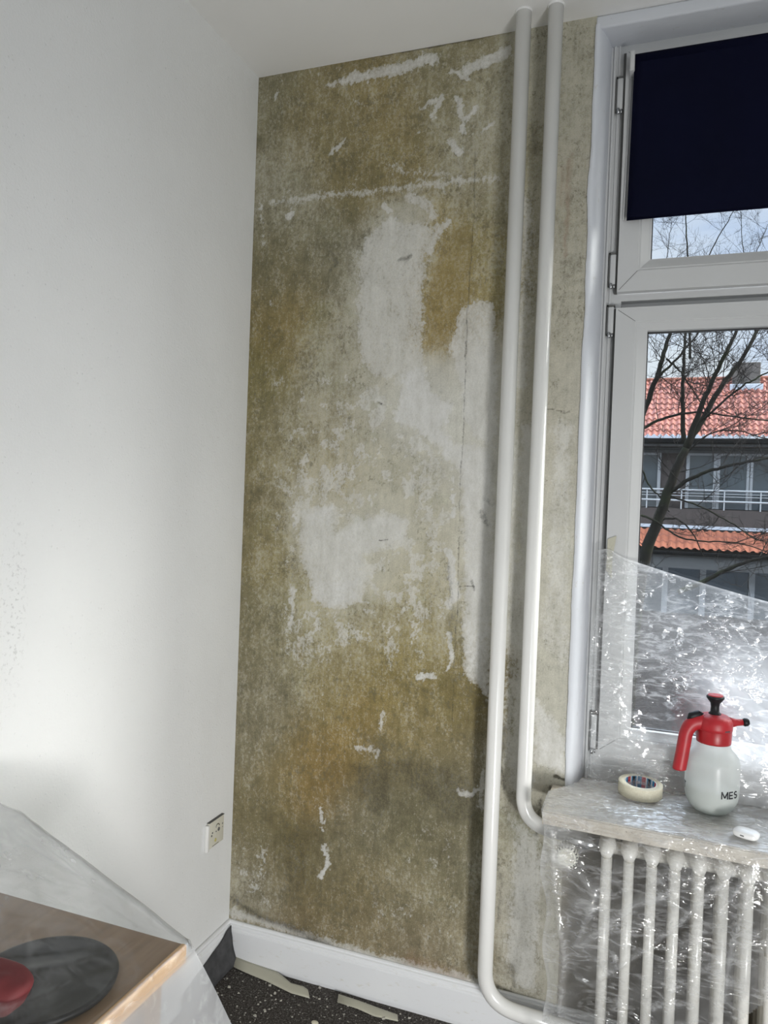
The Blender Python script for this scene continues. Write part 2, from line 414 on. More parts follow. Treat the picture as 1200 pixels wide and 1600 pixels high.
STEP = .004
nx = int(X1/STEP)+1; nz = int(H/STEP)+1
gx = np.linspace(0, X1, nx); gz = np.linspace(0, H, nz)
GX, GZ = np.meshgrid(gx, gz)
q = np.stack([GX, np.zeros_like(GX), GZ], -1)-CAM
kz = q@cf; PX = 600+FPX*(q@cr)/kz; PY = 800-FPX*(q@cu)/kz
rng = np.random.default_rng(11)
wa = fbm(PX.shape, 9, 2.7, rng)-.5; wb = fbm(PX.shape, 9, 2.7, rng)-.5
wc = fbm(PX.shape, 40, 2.7, rng, 4)-.5; wd = fbm(PX.shape, 40, 2.7, rng, 4)-.5
UX = PX+wa*34+wc*14; UY = PY+wb*44+wd*16          # warped surface coordinates
CP = [(410,140,118,112,88),(500,200,124,113,80),(600,200,128,115,78),(550,280,118,107,73),(700,150,128,120,92),(760,200,140,134,112),
(790,300,136,127,98),(450,300,134,128,106),(430,420,110,103,78),(450,500,118,103,62),(520,400,116,110,88),(520,550,136,130,108),
(400,600,112,103,66),(400,700,116,105,70),(440,700,136,128,100),(500,680,142,134,110),(600,420,164,160,146),(600,520,160,154,137),
(700,450,134,117,70),(690,510,132,113,64),(760,420,132,121,84),(750,600,172,169,160),(560,700,158,152,132),(520,740,152,139,102),
(620,740,156,150,127),(680,760,160,154,134),(400,800,117,107,78),(440,860,124,113,76),(500,820,176,172,157),(600,820,172,168,154),
(560,900,178,174,159),(640,900,158,150,122),(680,900,154,146,120),(750,900,188,185,176),(470,980,152,144,112),(560,990,142,132,99),
(640,980,136,123,80),(700,980,142,132,98),(400,1000,115,107,80),(420,1050,125,117,93),(520,1060,130,117,79),(600,1070,126,111,66),
(700,1080,118,104,62),(740,1120,108,96,60),(400,1150,127,119,95),(450,1200,124,109,70),(500,1230,132,107,57),(560,1150,140,118,66),
(640,1150,128,114,75),(700,1160,124,112,79),(600,1220,102,96,75),(700,1230,104,98,77),(560,1280,114,107,84),(650,1300,110,103,77),
(400,1290,118,108,78),(450,1350,102,90,52),(400,1380,136,128,106),(520,1330,118,110,86),(540,1390,122,109,74),(640,1400,130,120,92),
(700,1380,126,118,92),(450,1440,114,100,72),(380,1420,154,146,124),(560,1460,132,119,90),(650,1500,128,115,90),(720,1500,136,126,102),
(730,1300,104,96,72),(820,300,146,140,120),(820,600,158,152,134),(825,900,174,170,157),(800,1200,170,164,148),(810,1400,166,160,146),
(830,1540,158,152,138),(900,100,148,143,125),(900,300,148,142,125),(890,450,144,139,124),(880,650,160,155,142),(865,900,170,166,154),
(870,1150,168,165,153),(850,1400,158,153,141),(780,1330,150,145,124),(640,650,172,170,162),(690,640,182,181,176),(735,720,186,184,178)]
num = np.zeros(PX.shape+(3,)); den = np.zeros(PX.shape)
for (a, b, r_, g_, b_) in CP:
    d2 = ((UX-a)/1.0)**2+((UY-b)/1.25)**2
    wt = np.exp(-d2/(2*34.0**2))+1e-7/(1+d2*1e-3)
    num += wt[..., None]*np.array(lin((r_, g_, b_))); den += wt
base = num/den[..., None]
yy = base.mean(-1, keepdims=True); base = yy+(base-yy)*.90

def sdpoly(pts, X, Y):
    P = np.array(pts, float); n = len(P); d = np.full(X.shape, 1e18); s = np.ones(X.shape)
    for i in range(n):
        j = (i-1) % n; ex, ey = P[j]-P[i]; wx = X-P[i][0]; wy = Y-P[i][1]
        tt = np.clip((wx*ex+wy*ey)/(ex*ex+ey*ey+1e-9), 0, 1)
        d = np.minimum(d, (wx-ex*tt)**2+(wy-ey*tt)**2)
        c1 = Y >= P[i][1]; c2 = Y < P[j][1]; c3 = ex*wy > ey*wx
        s = np.where((c1 & c2 & c3) | (~c1 & ~c2 & ~c3), -s, s)
    return s*np.sqrt(d)
def sdline(pts, X, Y):
    d = np.full(X.shape, 1e18)
    for (x0, y0), (x1, y1) in zip(pts[:-1], pts[1:]):
        ex, ey = x1-x0, y1-y0; tt = np.clip(((X-x0)*ex+(Y-y0)*ey)/(ex*ex+ey*ey+1e-9), 0, 1)
        d = np.minimum(d, (X-x0-ex*tt)**2+(Y-y0-ey*tt)**2)
    return np.sqrt(d)
def sm(d, soft): return np.clip(.5-d/(2*soft), 0, 1)
VX = PX+wc*9+wa*8; VY = PY+wd*9+wb*8
wf = fbm(PX.shape, 110, 2.7, rng, 3, .7)-.5
WHT = np.zeros(PX.shape)        # bright plaster filler
def W(pts, soft=5, amt=1., line=0, x=None, y=None):
    global WHT
    X_ = VX if x is None else x; Y_ = VY if y is None else y
    d = sdline(pts, X_, Y_)-line if line else sdpoly(pts, X_, Y_)
    if amt < .5: amt *= 1.35
    d = d+wf*(11 if line else 16); soft = soft*1.3 if line else soft*1.4
    WHT = np.maximum(WHT, amt*sm(d, soft))
W([(594,342),(612,334),(640,348),(665,346),(706,344),(690,376),(672,404),(666,440),(665,500),(668,560),(662,600),(620,590),(585,596),(556,560),(553,480),(556,420),(566,372)], 7, .62)
W([(700,346),(680,372),(668,395)], 4, .85, 6)
W([(632,578),(668,576),(672,610),(704,634),(700,652),(690,672),(712,700),(700,720),(676,690),(650,672),(612,655),(622,625)], 4, 1.0)
W([(722,480),(748,466),(778,470),(776,705),(740,690),(722,660),(716,600),(706,560),(700,540),(712,500)], 6, .72)
W([(690,690),(772,700),(770,930),(764,1100),(748,1080),(724,1050),(722,960),(724,820),(716,740)], 7, .95)
W([(708,730),(712,812),(702,812)], 2, 1.0)
W([(470,792),(522,786),(528,826),(560,806),(610,800),(640,806),(636,850),(600,862),(570,870),(580,905),(566,944),(520,950),(484,938),(478,900),(470,880),(466,830)], 8, .80)
W([(484,905),(562,902),(566,944),(520,954),(484,938)], 5, .98); W([(478,792),(524,788),(522,820),(480,826)], 5, .95)
W([(460,806),(466,812),(462,818)], 2, 1, 3); W([(455,920),(458,950),(452,985)], 3, .9, 4)
W([(700,862),(706,880),(704,905),(710,930),(702,945)], 3, .9, 7); W([(700,990),(704,1035),(702,1046)], 2, .95, 3)
W([(650,1052),(678,1050),(682,1060),(654,1063)], 3, 1.0); W([(718,1238),(734,1240),(752,1228)], 3, .95, 5); W([(752,1205),(752,1262)], 4, .6, 6)
W([(499,1262),(503,1288),(500,1300)], 2, .95, 3); W([(506,1322),(509,1335),(512,1352),(504,1368)], 2, .95, 4); W([(500,1290),(507,1288)], 2, .9, 4)
W([(505,134),(560,110),(620,98),(684,80),(686,98),(620,118),(540,134)], 4, .85, x=PX+wc*12, y=PY+wd*8)
W([(412,134),(470,120),(530,106)], 4, .35, 4)
W([(728,110),(770,92),(795,80)], 4, .85, 9, x=PX+wc*8, y=PY+wd*8); W([(704,108),(722,118),(735,124)], 3, .7, 5)
W([(651,216),(658,200),(672,188),(690,180),(714,174)], 2, .6, 1.2, x=PX+wc*3, y=PY+wd*3)
W([(692,148),(686,164),(674,184)], 2, .7, 3.5, x=PX, y=PY); W([(660,168),(680,155)], 3, .65, 5)
W([(714,152),(722,180),(724,206)], 2, .75, 5, x=PX+wc*5, y=PY); W([(744,166),(732,182),(724,198)], 2, .75, 4, x=PX+wc*5, y=PY)
W([(740,196),(738,210)], 2, .6, 1.5); W([(772,192),(750,206)], 2, .7, 3, x=PX, y=PY+wd*5); W([(704,222),(716,238)], 3, .7, 7)
W([(548,156),(570,166),(582,176)], 3, .5, 4); W([(536,220),(518,240)], 3, .7, 4); W([(438,142),(430,156)], 2, .7, 2.5)
W([(455,336),(455,338)], 3, .9, 6); W([(408,320),(410,345)], 3, .7, 3); W([(425,468),(424,476)], 4, .5, 7)
W([(430,318),(520,304),(620,296),(700,286),(776,278)], 6, .56, 9); W([(412,300),(414,380)], 6, .5, 5); W([(640,310),(668,322),(676,340)], 6, .6, 12); W([(596,322),(606,330)], 3, .7, 6)
W([(608,258),(640,270),(700,275)], 8, .35, 12); W([(430,600),(444,590)], 5, .5, 6); W([(466,610),(470,660),(466,700)], 3, .35, 3)
W([(360,1424),(420,1446),(500,1470),(600,1498),(750,1535)], 8, .72, 10); W([(364,1310),(385,1330),(420,1400)], 16, .34, 12)
W([(598,1116),(596,1140)], 2, .75, 3); W([(560,1170),(595,1172),(590,1185)], 4, .45, 6); W([(455,1010),(470,1040),(500,1010)], 10, .5, 12)
W([(505,1050),(505,1130)], 1, .5, .6)
# bays right of the first pipe
W([(800,300),(842,300),(835,620),(818,620),(812,860),(832,900),(812,1180),(770,1240),(776,1300),(785,700)], 12, .42)
W([(812,660),(842,660),(836,1240),(792,1240),(806,900)], 8, .72)
W([(858,640),(905,660),(896,1040),(880,1060),(835,1000),(848,800)], 12, .52); W([(838,1090),(886,1150),(884,1215),(830,1190)], 8, .92)
W([(775,1250),(800,1300),(790,1420),(782,1500),(800,1540),(845,1560),(850,1300),(830,1290)], 10, .62); W([(866,200),(900,230),(880,420)], 10, .2, 20)
W([(790,320),(825,700)], 9, .3, 10)
# exposed ochre paint that stays sharp against the filler
OCH = np.zeros(PX.shape)
def O(pts, soft=5, amt=1., line=0):
    global OCH
    d = sdline(pts, VX, VY)-line if line else sdpoly(pts, VX, VY); OCH = np.maximum(OCH, amt*sm(d, soft))
O([(704,360),(738,350),(736,470),(716,500),(690,545),(674,540),(668,490),(672,420)], 4, .8); O([(742,300),(780,300),(776,455),(740,470)], 8, .35)
O([(372,560),(396,560),(392,760),(372,740)], 12, .5); O([(440,450),(478,452),(470,540),(436,540)], 10, .5); O([(462,1000),(478,985),(474,1040),(462,1046)], 5, .7)
O([(480,1200),(525,1205),(520,1275),(474,1260)], 22, .4); O([(560,1100),(604,1090),(610,1160),(575,1170)], 18, .4); O([(560,180),(680,170),(640,215),(560,220)], 16, .4)
O([(582,884),(590,892)], 4, .6, 4); O([(640,940),(660,960)], 9, .5, 8)
# grime and mould
DRK = np.zeros(PX.shape)
def D(pts, soft=5, amt=1., line=0, raw=False):
    global DRK
    X_, Y_ = (PX+wc*4, PY+wd*4) if raw else (VX, VY)
    d = sdline(pts, X_, Y_)-line if line else sdpoly(pts, X_, Y_); DRK = np.maximum(DRK, amt*sm(d, soft))
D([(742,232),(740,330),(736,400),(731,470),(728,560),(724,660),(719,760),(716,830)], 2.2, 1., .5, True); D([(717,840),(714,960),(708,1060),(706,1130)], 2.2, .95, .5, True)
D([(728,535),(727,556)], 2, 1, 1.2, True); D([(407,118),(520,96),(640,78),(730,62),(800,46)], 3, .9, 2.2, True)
D([(364,1404),(400,1432),(450,1450),(508,1474)], 10, .85, 5); D([(480,1466),(510,1482)], 5, .8, 5); D([(560,1490),(580,1500),(640,1524),(668,1530)], 5, .6, 2)
D([(516,392),(524,410),(516,422)], 5, .55, 5); D([(626,408),(640,402)], 3, .6, 4); D([(590,628),(596,632)], 2, .8, 2, True); D([(616,640),(622,642)], 2, .5, 2)
D([(540,1190),(640,1176),(740,1210),(752,1290),(700,1290),(620,1220),(600,1300),(560,1260)], 14, .46); D([(430,1290),(490,1300),(490,1400),(430,1410)], 18, .40)
D([(400,1270),(450,1260)], 14, .25, 10); D([(456,1000),(450,1060),(444,1090)], 4, .5, 1.5); D([(461,820),(459,880),(458,910)], 4, .35, 5)
D([(697,880),(707,960),(702,1000)], 3, .4, 6); D([(592,844),(606,844)], 1, .9, 1, True); D([(654,921),(696,937)], 1, .7, .7, True); D([(664,918),(688,905)], 1, .6, .6, True)
D([(717,917),(740,917)], 1, .8, .9, True); D([(734,912),(738,922)], 2, .6, 3); D([(880,430),(884,460),(872,500)], 3, .55, 2); D([(886,455),(882,480),(892,505)], 3, .5, 2)
D([(850,638),(890,642)], 1, .8, .8, True); D([(876,642),(892,642)], 2, .6, 2); D([(870,444),(876,452)], 2, .6, 2); D([(828,180),(838,240)], 6, .4, 6); D([(815,0),(838,60),(842,150)], 5, .3, 5)
D([(788,1140),(780,1190),(786,1230)], 6, .7, 5); D([(776,1330),(782,1380),(778,1440)], 6, .6, 4); D([(776,1540),(820,1560),(850,1575)], 4, .7, 3)
D([(860,1232),(880,1240)], 3, .8, 4); D([(866,1214),(884,1220)], 2, .9, 3); D([(845,1250),(836,1300)], 6, .7, 6); D([(812,1350),(818,1420),(810,1470)], 8, .4, 5)
D([(797,1510),(803,1530),(800,1548)], 3, .45, 5); D([(750,800),(762,820)], 4, .5, 5); D([(758,780),(766,790)], 4, .4, 6)
RST = np.zeros(PX.shape)       # rusty runs
for pts, s_, a_, l_ in (([(888,250),(886,330),(882,400)], 3, .8, 1.5), ([(893,240),(890,300)], 3, .5, 1), ([(700,60),(716,55)], 4, .3, 3), ([(640,1500),(720,1530)], 10, .5, 8), ([(880,262),(878,320)], 3, .45, 2)):
    RST = np.maximum(RST, a_*sm(sdline(pts, PX+wc*8, PY)-l_, s_))
# mottled remains of filler, patchy at several scales
isl = fbm(PX.shape, 26, 2.7, rng, 5, .7); isl2 = fbm(PX.shape, 5, 2.7, rng, 4)
reg = np.full(PX.shape, .10)
for pts, a_, s_ in (([(440,580),(600,570),(720,620),(720,1000),(640,1040),(440,1040),(420,800)], .75, 45), ([(366,1290),(440,1300),(440,1430),(362,1420)], .65, 26),
                    ([(520,1290),(740,1290),(740,1540),(560,1470)], .40, 40), ([(480,1090),(620,1110),(600,1200),(480,1170)], .35, 30), ([(400,270),(760,260),(760,330),(400,350)], .35, 22), ([(410,130),(790,80),(790,240),(600,260),(410,290)], .16, 20),
                    ([(555,380),(665,380),(665,640),(540,640)], .6, 22)):
    reg = np.maximum(reg, a_*sm(sdpoly(pts, PX, PY), s_))
thr = .70-.26*reg-.18*(isl2-.5)
WHT = np.maximum(WHT, np.clip((isl-thr)/.05, 0, 1)*(.28+.35*reg))
base = base*(1+.55*(fbm(PX.shape, 60, 2.7, rng, 4, .7)-.5))[..., None]*(1+.40*(fbm(PX.shape, 12, 2.7, rng, 5)-.5))[..., None]
base = base*(1-.16*np.clip((PY-850)/350, 0, 1))[..., None]     # darker plaster in the lower half

relief = -.0022*DRK+.0012*WHT+.0012*(wa)+.0010*(wc)
relief[:, 0] = 0; relief[:, -1] = 0
vv = np.stack([GX, -np.maximum(relief, -.004)*1.0, GZ], -1).reshape(-1, 3)
idx = np.arange(nx*nz).reshape(nz, nx)
ff = np.stack([idx[:-1, :-1], idx[:-1, 1:], idx[1:, 1:], idx[1:, :-1]], -1).reshape(-1, 4)
me = bpy.data.meshes.new('wall_back'); me.from_pydata(vv.tolist(), [], ff.tolist()); me.update()
base = base*np.array([.985, 1.0, .985])      # greenish grey cast of the old distemper
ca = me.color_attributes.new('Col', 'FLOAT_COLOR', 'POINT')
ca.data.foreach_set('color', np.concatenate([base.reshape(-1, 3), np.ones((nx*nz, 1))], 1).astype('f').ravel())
cb = me.color_attributes.new('Msk', 'FLOAT_COLOR', 'POINT')
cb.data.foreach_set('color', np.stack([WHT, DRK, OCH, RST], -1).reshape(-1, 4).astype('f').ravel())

t = NT('stripped_plaster')
a1 = t.n('ShaderNodeAttribute', attribute_name='Col'); a2 = t.n('ShaderNodeAttribute', attribute_name='Msk')
sp = t.n('ShaderNodeSeparateColor'); t.l(a2.outputs['Color'], sp.inputs[0])
k = t.n('ShaderNodeVectorMath', operation='SCALE'); t.l(a1.outputs['Color'], k.inputs[0]); k.inputs['Scale'].default_value = 1.38
col = k.outputs[0]
nf = t.noise(105, 6, .74, stretch=(1.1, 1, .85)); nm = t.noise(16, 6, .68, stretch=(1.5, 1, .6)); nst = t.noise(30, 4, .6, stretch=(3.2, 1, .35)); nff = t.noise(260, 4, .7)
col = t.mix(1, col, t.rmap(nm, .3, .7, .84, 1.16), 'MULTIPLY'); col = t.mix(1, col, t.rmap(nst, .3, .7, .88, 1.12), 'MULTIPLY')
col = t.mix(1, col, t.rmap(nff, .28, .72, .70, 1.30), 'MULTIPLY')
lum = t.n('ShaderNodeRGBToBW'); t.l(a1.outputs['Color'], lum.inputs[0])
# light flecks of old filler, denser where the plaster is pale; dark pits elsewhere
fl = t.math('ADD', t.math('ADD', t.math('MULTIPLY', nf, 1.0), t.math('MULTIPLY', nm, .55)), t.math('MULTIPLY', lum.outputs[0], 1.0))
col = t.mix(t.math('MULTIPLY', t.rmap(fl, .93, 1.08), .50), col, (.50, .48, .41))
nd = t.noise(85, 6, .75, stretch=(1.1, 1, .8), dist=.4)
pit = t.math('SUBTRACT', t.math('ADD', nd, t.math('MULTIPLY', t.noise(11, 5, .7), .7)), t.math('MULTIPLY', lum.outputs[0], .35))
col = t.mix(t.math('MULTIPLY', t.rmap(pit, .84, .92), .55), col, (.13, .118, .075))
col = t.mix(t.math('MULTIPLY', t.rmap(t.noise(6, 5, .7), .56, .68), .35), col, t.mix(1, col, (.92, 1.0, .93), 'MULTIPLY'))
def edge(mask, nz_, lo=.40, hi=.60, amp=.8):
    v = t.math('ADD', mask, t.math('MULTIPLY', t.math('SUBTRACT', nz_, .5), amp)); return t.math('MULTIPLY', t.rmap(v, lo, hi), t.rmap(mask, .02, .12))
ncomb = t.math('ADD', t.math('MULTIPLY', nf, .6), t.math('MULTIPLY', nm, .4))
oc = edge(sp.outputs[2], ncomb, .3, .7); col = t.mix(t.math('MULTIPLY', oc, .30), col, t.mix(nm, (.22, .165, .060), (.34, .26, .12)))
wh = edge(sp.outputs[0], ncomb, .38, .56, 1.5)
wcol = t.mix(t.rmap(nm, .3, .7), (.55, .54, .50), (.74, .735, .71)); wcol = t.mix(1, wcol, t.rmap(nff, .3, .7, .93, 1.05), 'MULTIPLY')
wfac = t.math('MULTIPLY', t.math('MULTIPLY', wh, t.rmap(sp.outputs[0], .25, 1, .32, 1.0)), t.rmap(nf, .32, .55, .62, 1.0)); col = t.mix(wfac, col, wcol)
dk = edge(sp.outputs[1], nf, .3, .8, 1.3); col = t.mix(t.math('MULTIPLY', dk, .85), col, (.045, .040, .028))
col = t.mix(t.math('MULTIPLY', a2.outputs['Alpha'], t.rmap(nf, .35, .6, .2, .8)), col, (.26, .12, .06))
hgt = t.math('ADD', t.math('ADD', t.math('MULTIPLY', nf, .5), t.math('MULTIPLY', wfac, .6)), t.math('SUBTRACT', t.math('MULTIPLY', nff, .35), t.math('MULTIPLY', dk, .8)))
t.done(t.bsdf(col, t.rmap(nm, .3, .7, .75, .95), t.bump(hgt, .55, .0022), spec=.22))
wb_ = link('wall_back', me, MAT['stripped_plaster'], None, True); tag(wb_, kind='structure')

def struct(name, bm, mat, smooth=False):
    o = link(name, bm_mesh(bm), mat, None, smooth); tag(o, kind='structure'); return o
# masonry body behind the plaster, lintel, parapet under the sill and the far side of the opening
bm = bmesh.new(); T = .27
bx(bm, -.2, X1, .006, T, 0, H); bx(bm, XW, RX+.2, 0, T, 0, H); bx(bm, X1, XW, .004, T, ZL, H)
struct('wall_window_side', bm, MAT['white_wall_paint'])
bm = bmesh.new(); bx(bm, X1, XW, .0, T, 0, SILLZ-.035); struct('wall_below_window', bm, MAT['parapet_plaster'])
bm = bmesh.new(); bx(bm, -.2, 0, RY, .0, 0, H); struct('wall_left', bm, MAT['white_wall_paint'])
bm = bmesh.new(); bx(bm, RX, RX+.2, RY, 0, 0, H); struct('wall_right', bm, MAT['white_wall_paint'])
bm = bmesh.new(); bx(bm, -.2, RX+.2, RY-.2, RY, 0, H); struct('wall_rear', bm, MAT['white_wall_paint'])
bm = bmesh.new(); bx(bm, -.2, RX+.2, RY-.2, .42, H, H+.2); struct('ceiling', bm, MAT['ceiling_paint'])
bm = bmesh.new(); bx(bm, -.2, RX+.2, RY-.2, .42, -.2, 0); struct('floor', bm, MAT['carpet'])

# splayed white window reveal with a rounded plaster edge, one strip per side
def reveal():
    vs = []; fs = []; n = 160
    prof = [(X1-.004, -.0035), (X1+.000, -.006), (X1+.006, -.005), (X1+.012, .002), (X1+.018, .014), (X1+.028, .05), (X1+.034, .085), (X1+.036, .12)]
    for i in range(n+1):
        z = SILLZ-.03+(ZL-SILLZ+.03)*i/n
        e = .0022*mn.noise(Vector((0, 0, z*6)))+.0006*mn.noise(Vector((5, 0, z*45)))
        for j, (x, y) in enumerate(prof):
            kx = e*(1.6 if j < 3 else .7); vs.append((x+kx*(1 if j else 1.6), y, z))
    m = len(prof)
    for i in range(n):
        for j in range(m-1):
            fs.append((i*m+j, i*m+j+1, (i+1)*m+j+1, (i+1)*m+j))
    o = link('trim_1', mesh(vs, fs), MAT['reveal_paint'], None, True); tag(o, kind='structure')
reveal()
bm = bmesh.new(); bx(bm, X1-.003, XW, -.003, .12, ZL-.012, ZL+.024, .006); struct('trim_2', bm, MAT['reveal_paint'], True)

# ------------------------------------------------------------------ baseboards
def base_prof():   # (distance from wall, height)
    return [(.0, .1257), (.006, .1262), (.010, .1235), (.011, .119), (.015, .117), (.0165, .112), (.0165, .107), (.020, .104), (.021, .099), (.021, .012), (.019, .0), (.0, 0)]
def baseboard(name, p0, p1, nrm):
    pr = base_prof(); vs = []; fs = []; n = 30; m = len(pr)
    for i in range(n+1):
        f = i/n; bxp = Vector(p0).lerp(Vector(p1), f)
        for d, h in pr: vs.append(bxp+Vector(nrm)*d+Vector((0, 0, h)))
    for i in range(n):
        for j in range(m-1): fs.append((i*m+j, i*m+j+1, (i+1)*m+j+1, (i+1)*m+j))
    o = link(name, mesh(vs, fs), MAT['baseboard_paint']); tag(o, kind='structure'); return o
baseboard('baseboard_back', (.0, -.001, .0), (2.6, -.001, .0), (0, -1, 0))
baseboard('baseboard_left', (.001, -4.5, .0), (.001, 0, .0), (1, 0, 0))

# ------------------------------------------------------------------ window
win = empty('window_1', (1.55, FY, SILLZ), kind='structure')
WP = MAT['window_plastic']
bm = bmesh.new()     # fixed outer frame with transom
FX0, FX1, FZ0, FZ1 = 1.098, 3.09, SILLZ-.005, ZL-.004
for (a, b, c, d) in ((FX0, 1.160, FZ0, FZ1), (2.045, 2.13, FZ0, FZ1), (3.02, FX1, FZ0, FZ1), (1.160, 3.02, FZ0, .87), (1.160, 3.02, 2.80, FZ1), (1.160, 3.02, 2.130, 2.175), (1.160, 3.02, 2.085, 2.107)):
    bx(bm, a, b, .100, .165, c, d)
bx(bm, 1.160, 2.045, .135, .165, 2.105, 2.132); bx(bm, 1.112, 1.120, .094, .101, FZ0, FZ1, .002); bx(bm, 1.126, 1.131, .096, .101, FZ0, FZ1, .001)
link('window_frame', bm_mesh(bm), WP, win)

def sash(name, x0, x1, z0, z1, gx0, gx1, gz0, gz1):
    """mitred profile ring: outer face, rounded lip, sloping glazing bead"""
    steps = [(0.0, .098), (0.0, .078), (.004, .074), (.62, .0735), (.66, .076), (.70, .076), (.93, .088), (1.0, .091), (1.0, .120)]
    rings = []
    vs = []; fs = []
    for s, y in steps:
        a0 = x0+(gx0-x0)*s; a1 = x1+(gx1-x1)*s; c0 = z0+(gz0-z0)*s; c1 = z1+(gz1-z1)*s
        vs += [(a0, y, c0), (a1, y, c0), (a1, y, c1), (a0, y, c1)]
    for i in range(len(steps)-1):
        for k in range(4):
            fs.append((i*4+k, i*4+(k+1) % 4, (i+1)*4+(k+1) % 4, (i+1)*4+k))
    s_ = link(name, mesh(vs, fs), WP, win)
    e = .003
    bm = bmesh.new()
    bx(bm, gx0-e, gx0+e, .110, .122, gz0, gz1); bx(bm, gx1-e, gx1+e, .110, .122, gz0, gz1); bx(bm, gx0, gx1, .110, .122, gz0-e, gz0+e); bx(bm, gx0, gx1, .110, .122, gz1-e, gz1+e)
    link('glazing_seal', bm_mesh(bm), MAT['rubber_seal'], s_)
    bm = bmesh.new()   # miter joint lines
    for (cx, cz, sx, sz) in ((x0, z0, 1, 1), (x0, z1, 1, -1), (x1, z0, -1, 1), (x1, z1, -1, -1)):
        gx_ = gx0 if sx > 0 else gx1; gz_ = gz0 if sz > 0 else gz1
        tube_into(bm, [(cx+.006*sx, .0733, cz+.006*sz), (cx+(gx_-cx)*.62, .0728, cz+(gz_-cz)*.62)], .0006, 6)
    link('miter_joint', bm_mesh(bm), MAT['dark_gap'], s_)
    bm = bmesh.new(); bx(bm, gx0-.01, gx1+.01, .114, .119, gz0-.01, gz1+.01)
    link('glass_pane', bm_mesh(bm), MAT['window_glass'], win)
    return s_
sash('upper_sash', 1.148, 2.06, 2.150, 2.835, 1.235, 1.975, 2.242, 2.750)
sash('lower_sash', 1.148, 2.06, .835, 2.105, 1.235, 1.975, .905, 2.040)
sash('upper_sash', 2.115, 3.03, 2.150, 2.835, 2.20, 2.945, 2.242, 2.750)
sash('lower_sash', 2.115, 3.03, .835, 2.105, 2.20, 2.945, .905, 2.040)
bm = bmesh.new()    # sealing gap between sash and frame, seen as a dark line
bx(bm, 1.1405, 1.1485, .088, .0995, .835, 2.105); bx(bm, 1.1405, 1.1485, .088, .0995, 2.150, 2.835); bx(bm, 1.1405, 2.06, .094, .0995, 2.105, 2.1075)
link('sash_seal', bm_mesh(bm), MAT['dark_gap'], win)
def hinge(z0, z1):
    bm = bmesh.new()
    bx(bm, 1.126, 1.142, .084, .0995, z0, z1, .003); h = link('hinge', bm_mesh(bm), WP, win, True)
    bm = bmesh.new(); bx(bm, 1.1225, 1.1262, .0885, .0995, z0-.004, z1+.006); bx(bm, 1.1225, 1.144, .0885, .0995, z1+.001, z1+.007)
    link('hinge_gap', bm_mesh(bm), MAT['dark_gap'], h)
    bm = bmesh.new(); tube_into(bm, [(1.131, .082, z0-.013), (1.131, .082, z0+.002)], .004, 12); tube_into(bm, [(1.139, .085, z0-.010), (1.139, .085, z0)], .0025, 10)
    link('hinge_pin', bm_mesh(bm), MAT['chrome_steel'], h, True)
hinge(2.675, 2.765); hinge(2.175, 2.262); hinge(2.035, 2.112); hinge(.835, .935)

# roller blind (clamped on the upper sash)
rb = empty('roller_blind', (1.6, .05, 2.83), 'dark navy blue roller blind lowered halfway over the upper window', 'blind')
bl = at(979, 345, 1, .052); zt = at(992, 84, 1, .040).z
vs = []; fs = []; n = 40
xL0, xL1, xR = 1.172, bl.x, 2.07
for i in range(n+1):
    f = i/n; z = zt-.012-(zt-.012-bl.z)*f
    for j in range(31):
        g = j/30; x = (xL0+(xL1-xL0)*f)+(xR-(xL0+(xL1-xL0)*f))*g
        vs.append((x, .042+.010*f+.0015*math.sin(g*9+f*3), z))
for i in range(n):
    for j in range(30):
        fs.append((i*31+j, i*31+j+1, (i+1)*31+j+1, (i+1)*31+j))
cl = link('blind_fabric', mesh(vs, fs), MAT['blind_fabric'], rb, True)
md = cl.modifiers.new('s', 'SOLIDIFY'); md.thickness = .0012
tube('roller_tube', [(1.174, .052, zt-.012), (2.07, .052, zt-.012)], .0155, MAT['blind_fabric'], rb, 28)
tube('bottom_rail', [(bl.x+.001, .052, bl.z+.004), (2.07, .052, bl.z+.004)], .0035, MAT['blind_fabric'], rb, 10)
bm = bmesh.new(); bx(bm, 1.160, 1.1735, .030, .078, zt-.050, zt+.006, .004); lathe_into(bm, [(.019, 0), (.019, .010), (.012, .014)], (1.160, .052, zt-.014), 'x', 24)
link('end_bracket', bm_mesh(bm), WP, rb, True)
tube('side_wire', [(1.166, .066, zt-.04), (1.158, .070, bl.z+.01)], .0022, WP, rb, 8)

# ------------------------------------------------------------------ windowsill
SF0 = Vector((1.035, -.200, 0)); SF1 = Vector((3.15, -.300, 0))
sv = [(SF0.x, SF0.y), (SF1.x, SF1.y), (3.15, -.0), (XW, -.0), (XW, .10), (X1+.004, .10), (X1+.004, -.001), (SF0.x, -.001)]
bm = bmesh.new(); lo = [bm.verts.new((x, y, SILLZ-.034)) for x, y in sv]; hi = [bm.verts.new((x, y, SILLZ)) for x, y in sv]
bm.faces.new(lo[::-1]); bm.faces.new(hi)
for i in range(len(sv)): bm.faces.new((lo[i], lo[(i+1) % len(sv)], hi[(i+1) % len(sv)], hi[i]))
bmesh.ops.bevel(bm, geom=[e for e in bm.edges if all(v.co.z > SILLZ-.001 for v in e.verts) and e.calc_length() > .2], offset=.003, segments=2, affect='EDGES')
sl = link('window_sill', bm_mesh(bm), MAT['sill_stone']); tag(sl, 'beige speckled stone windowsill slab under clear plastic sheeting, above the radiator', 'windowsill')

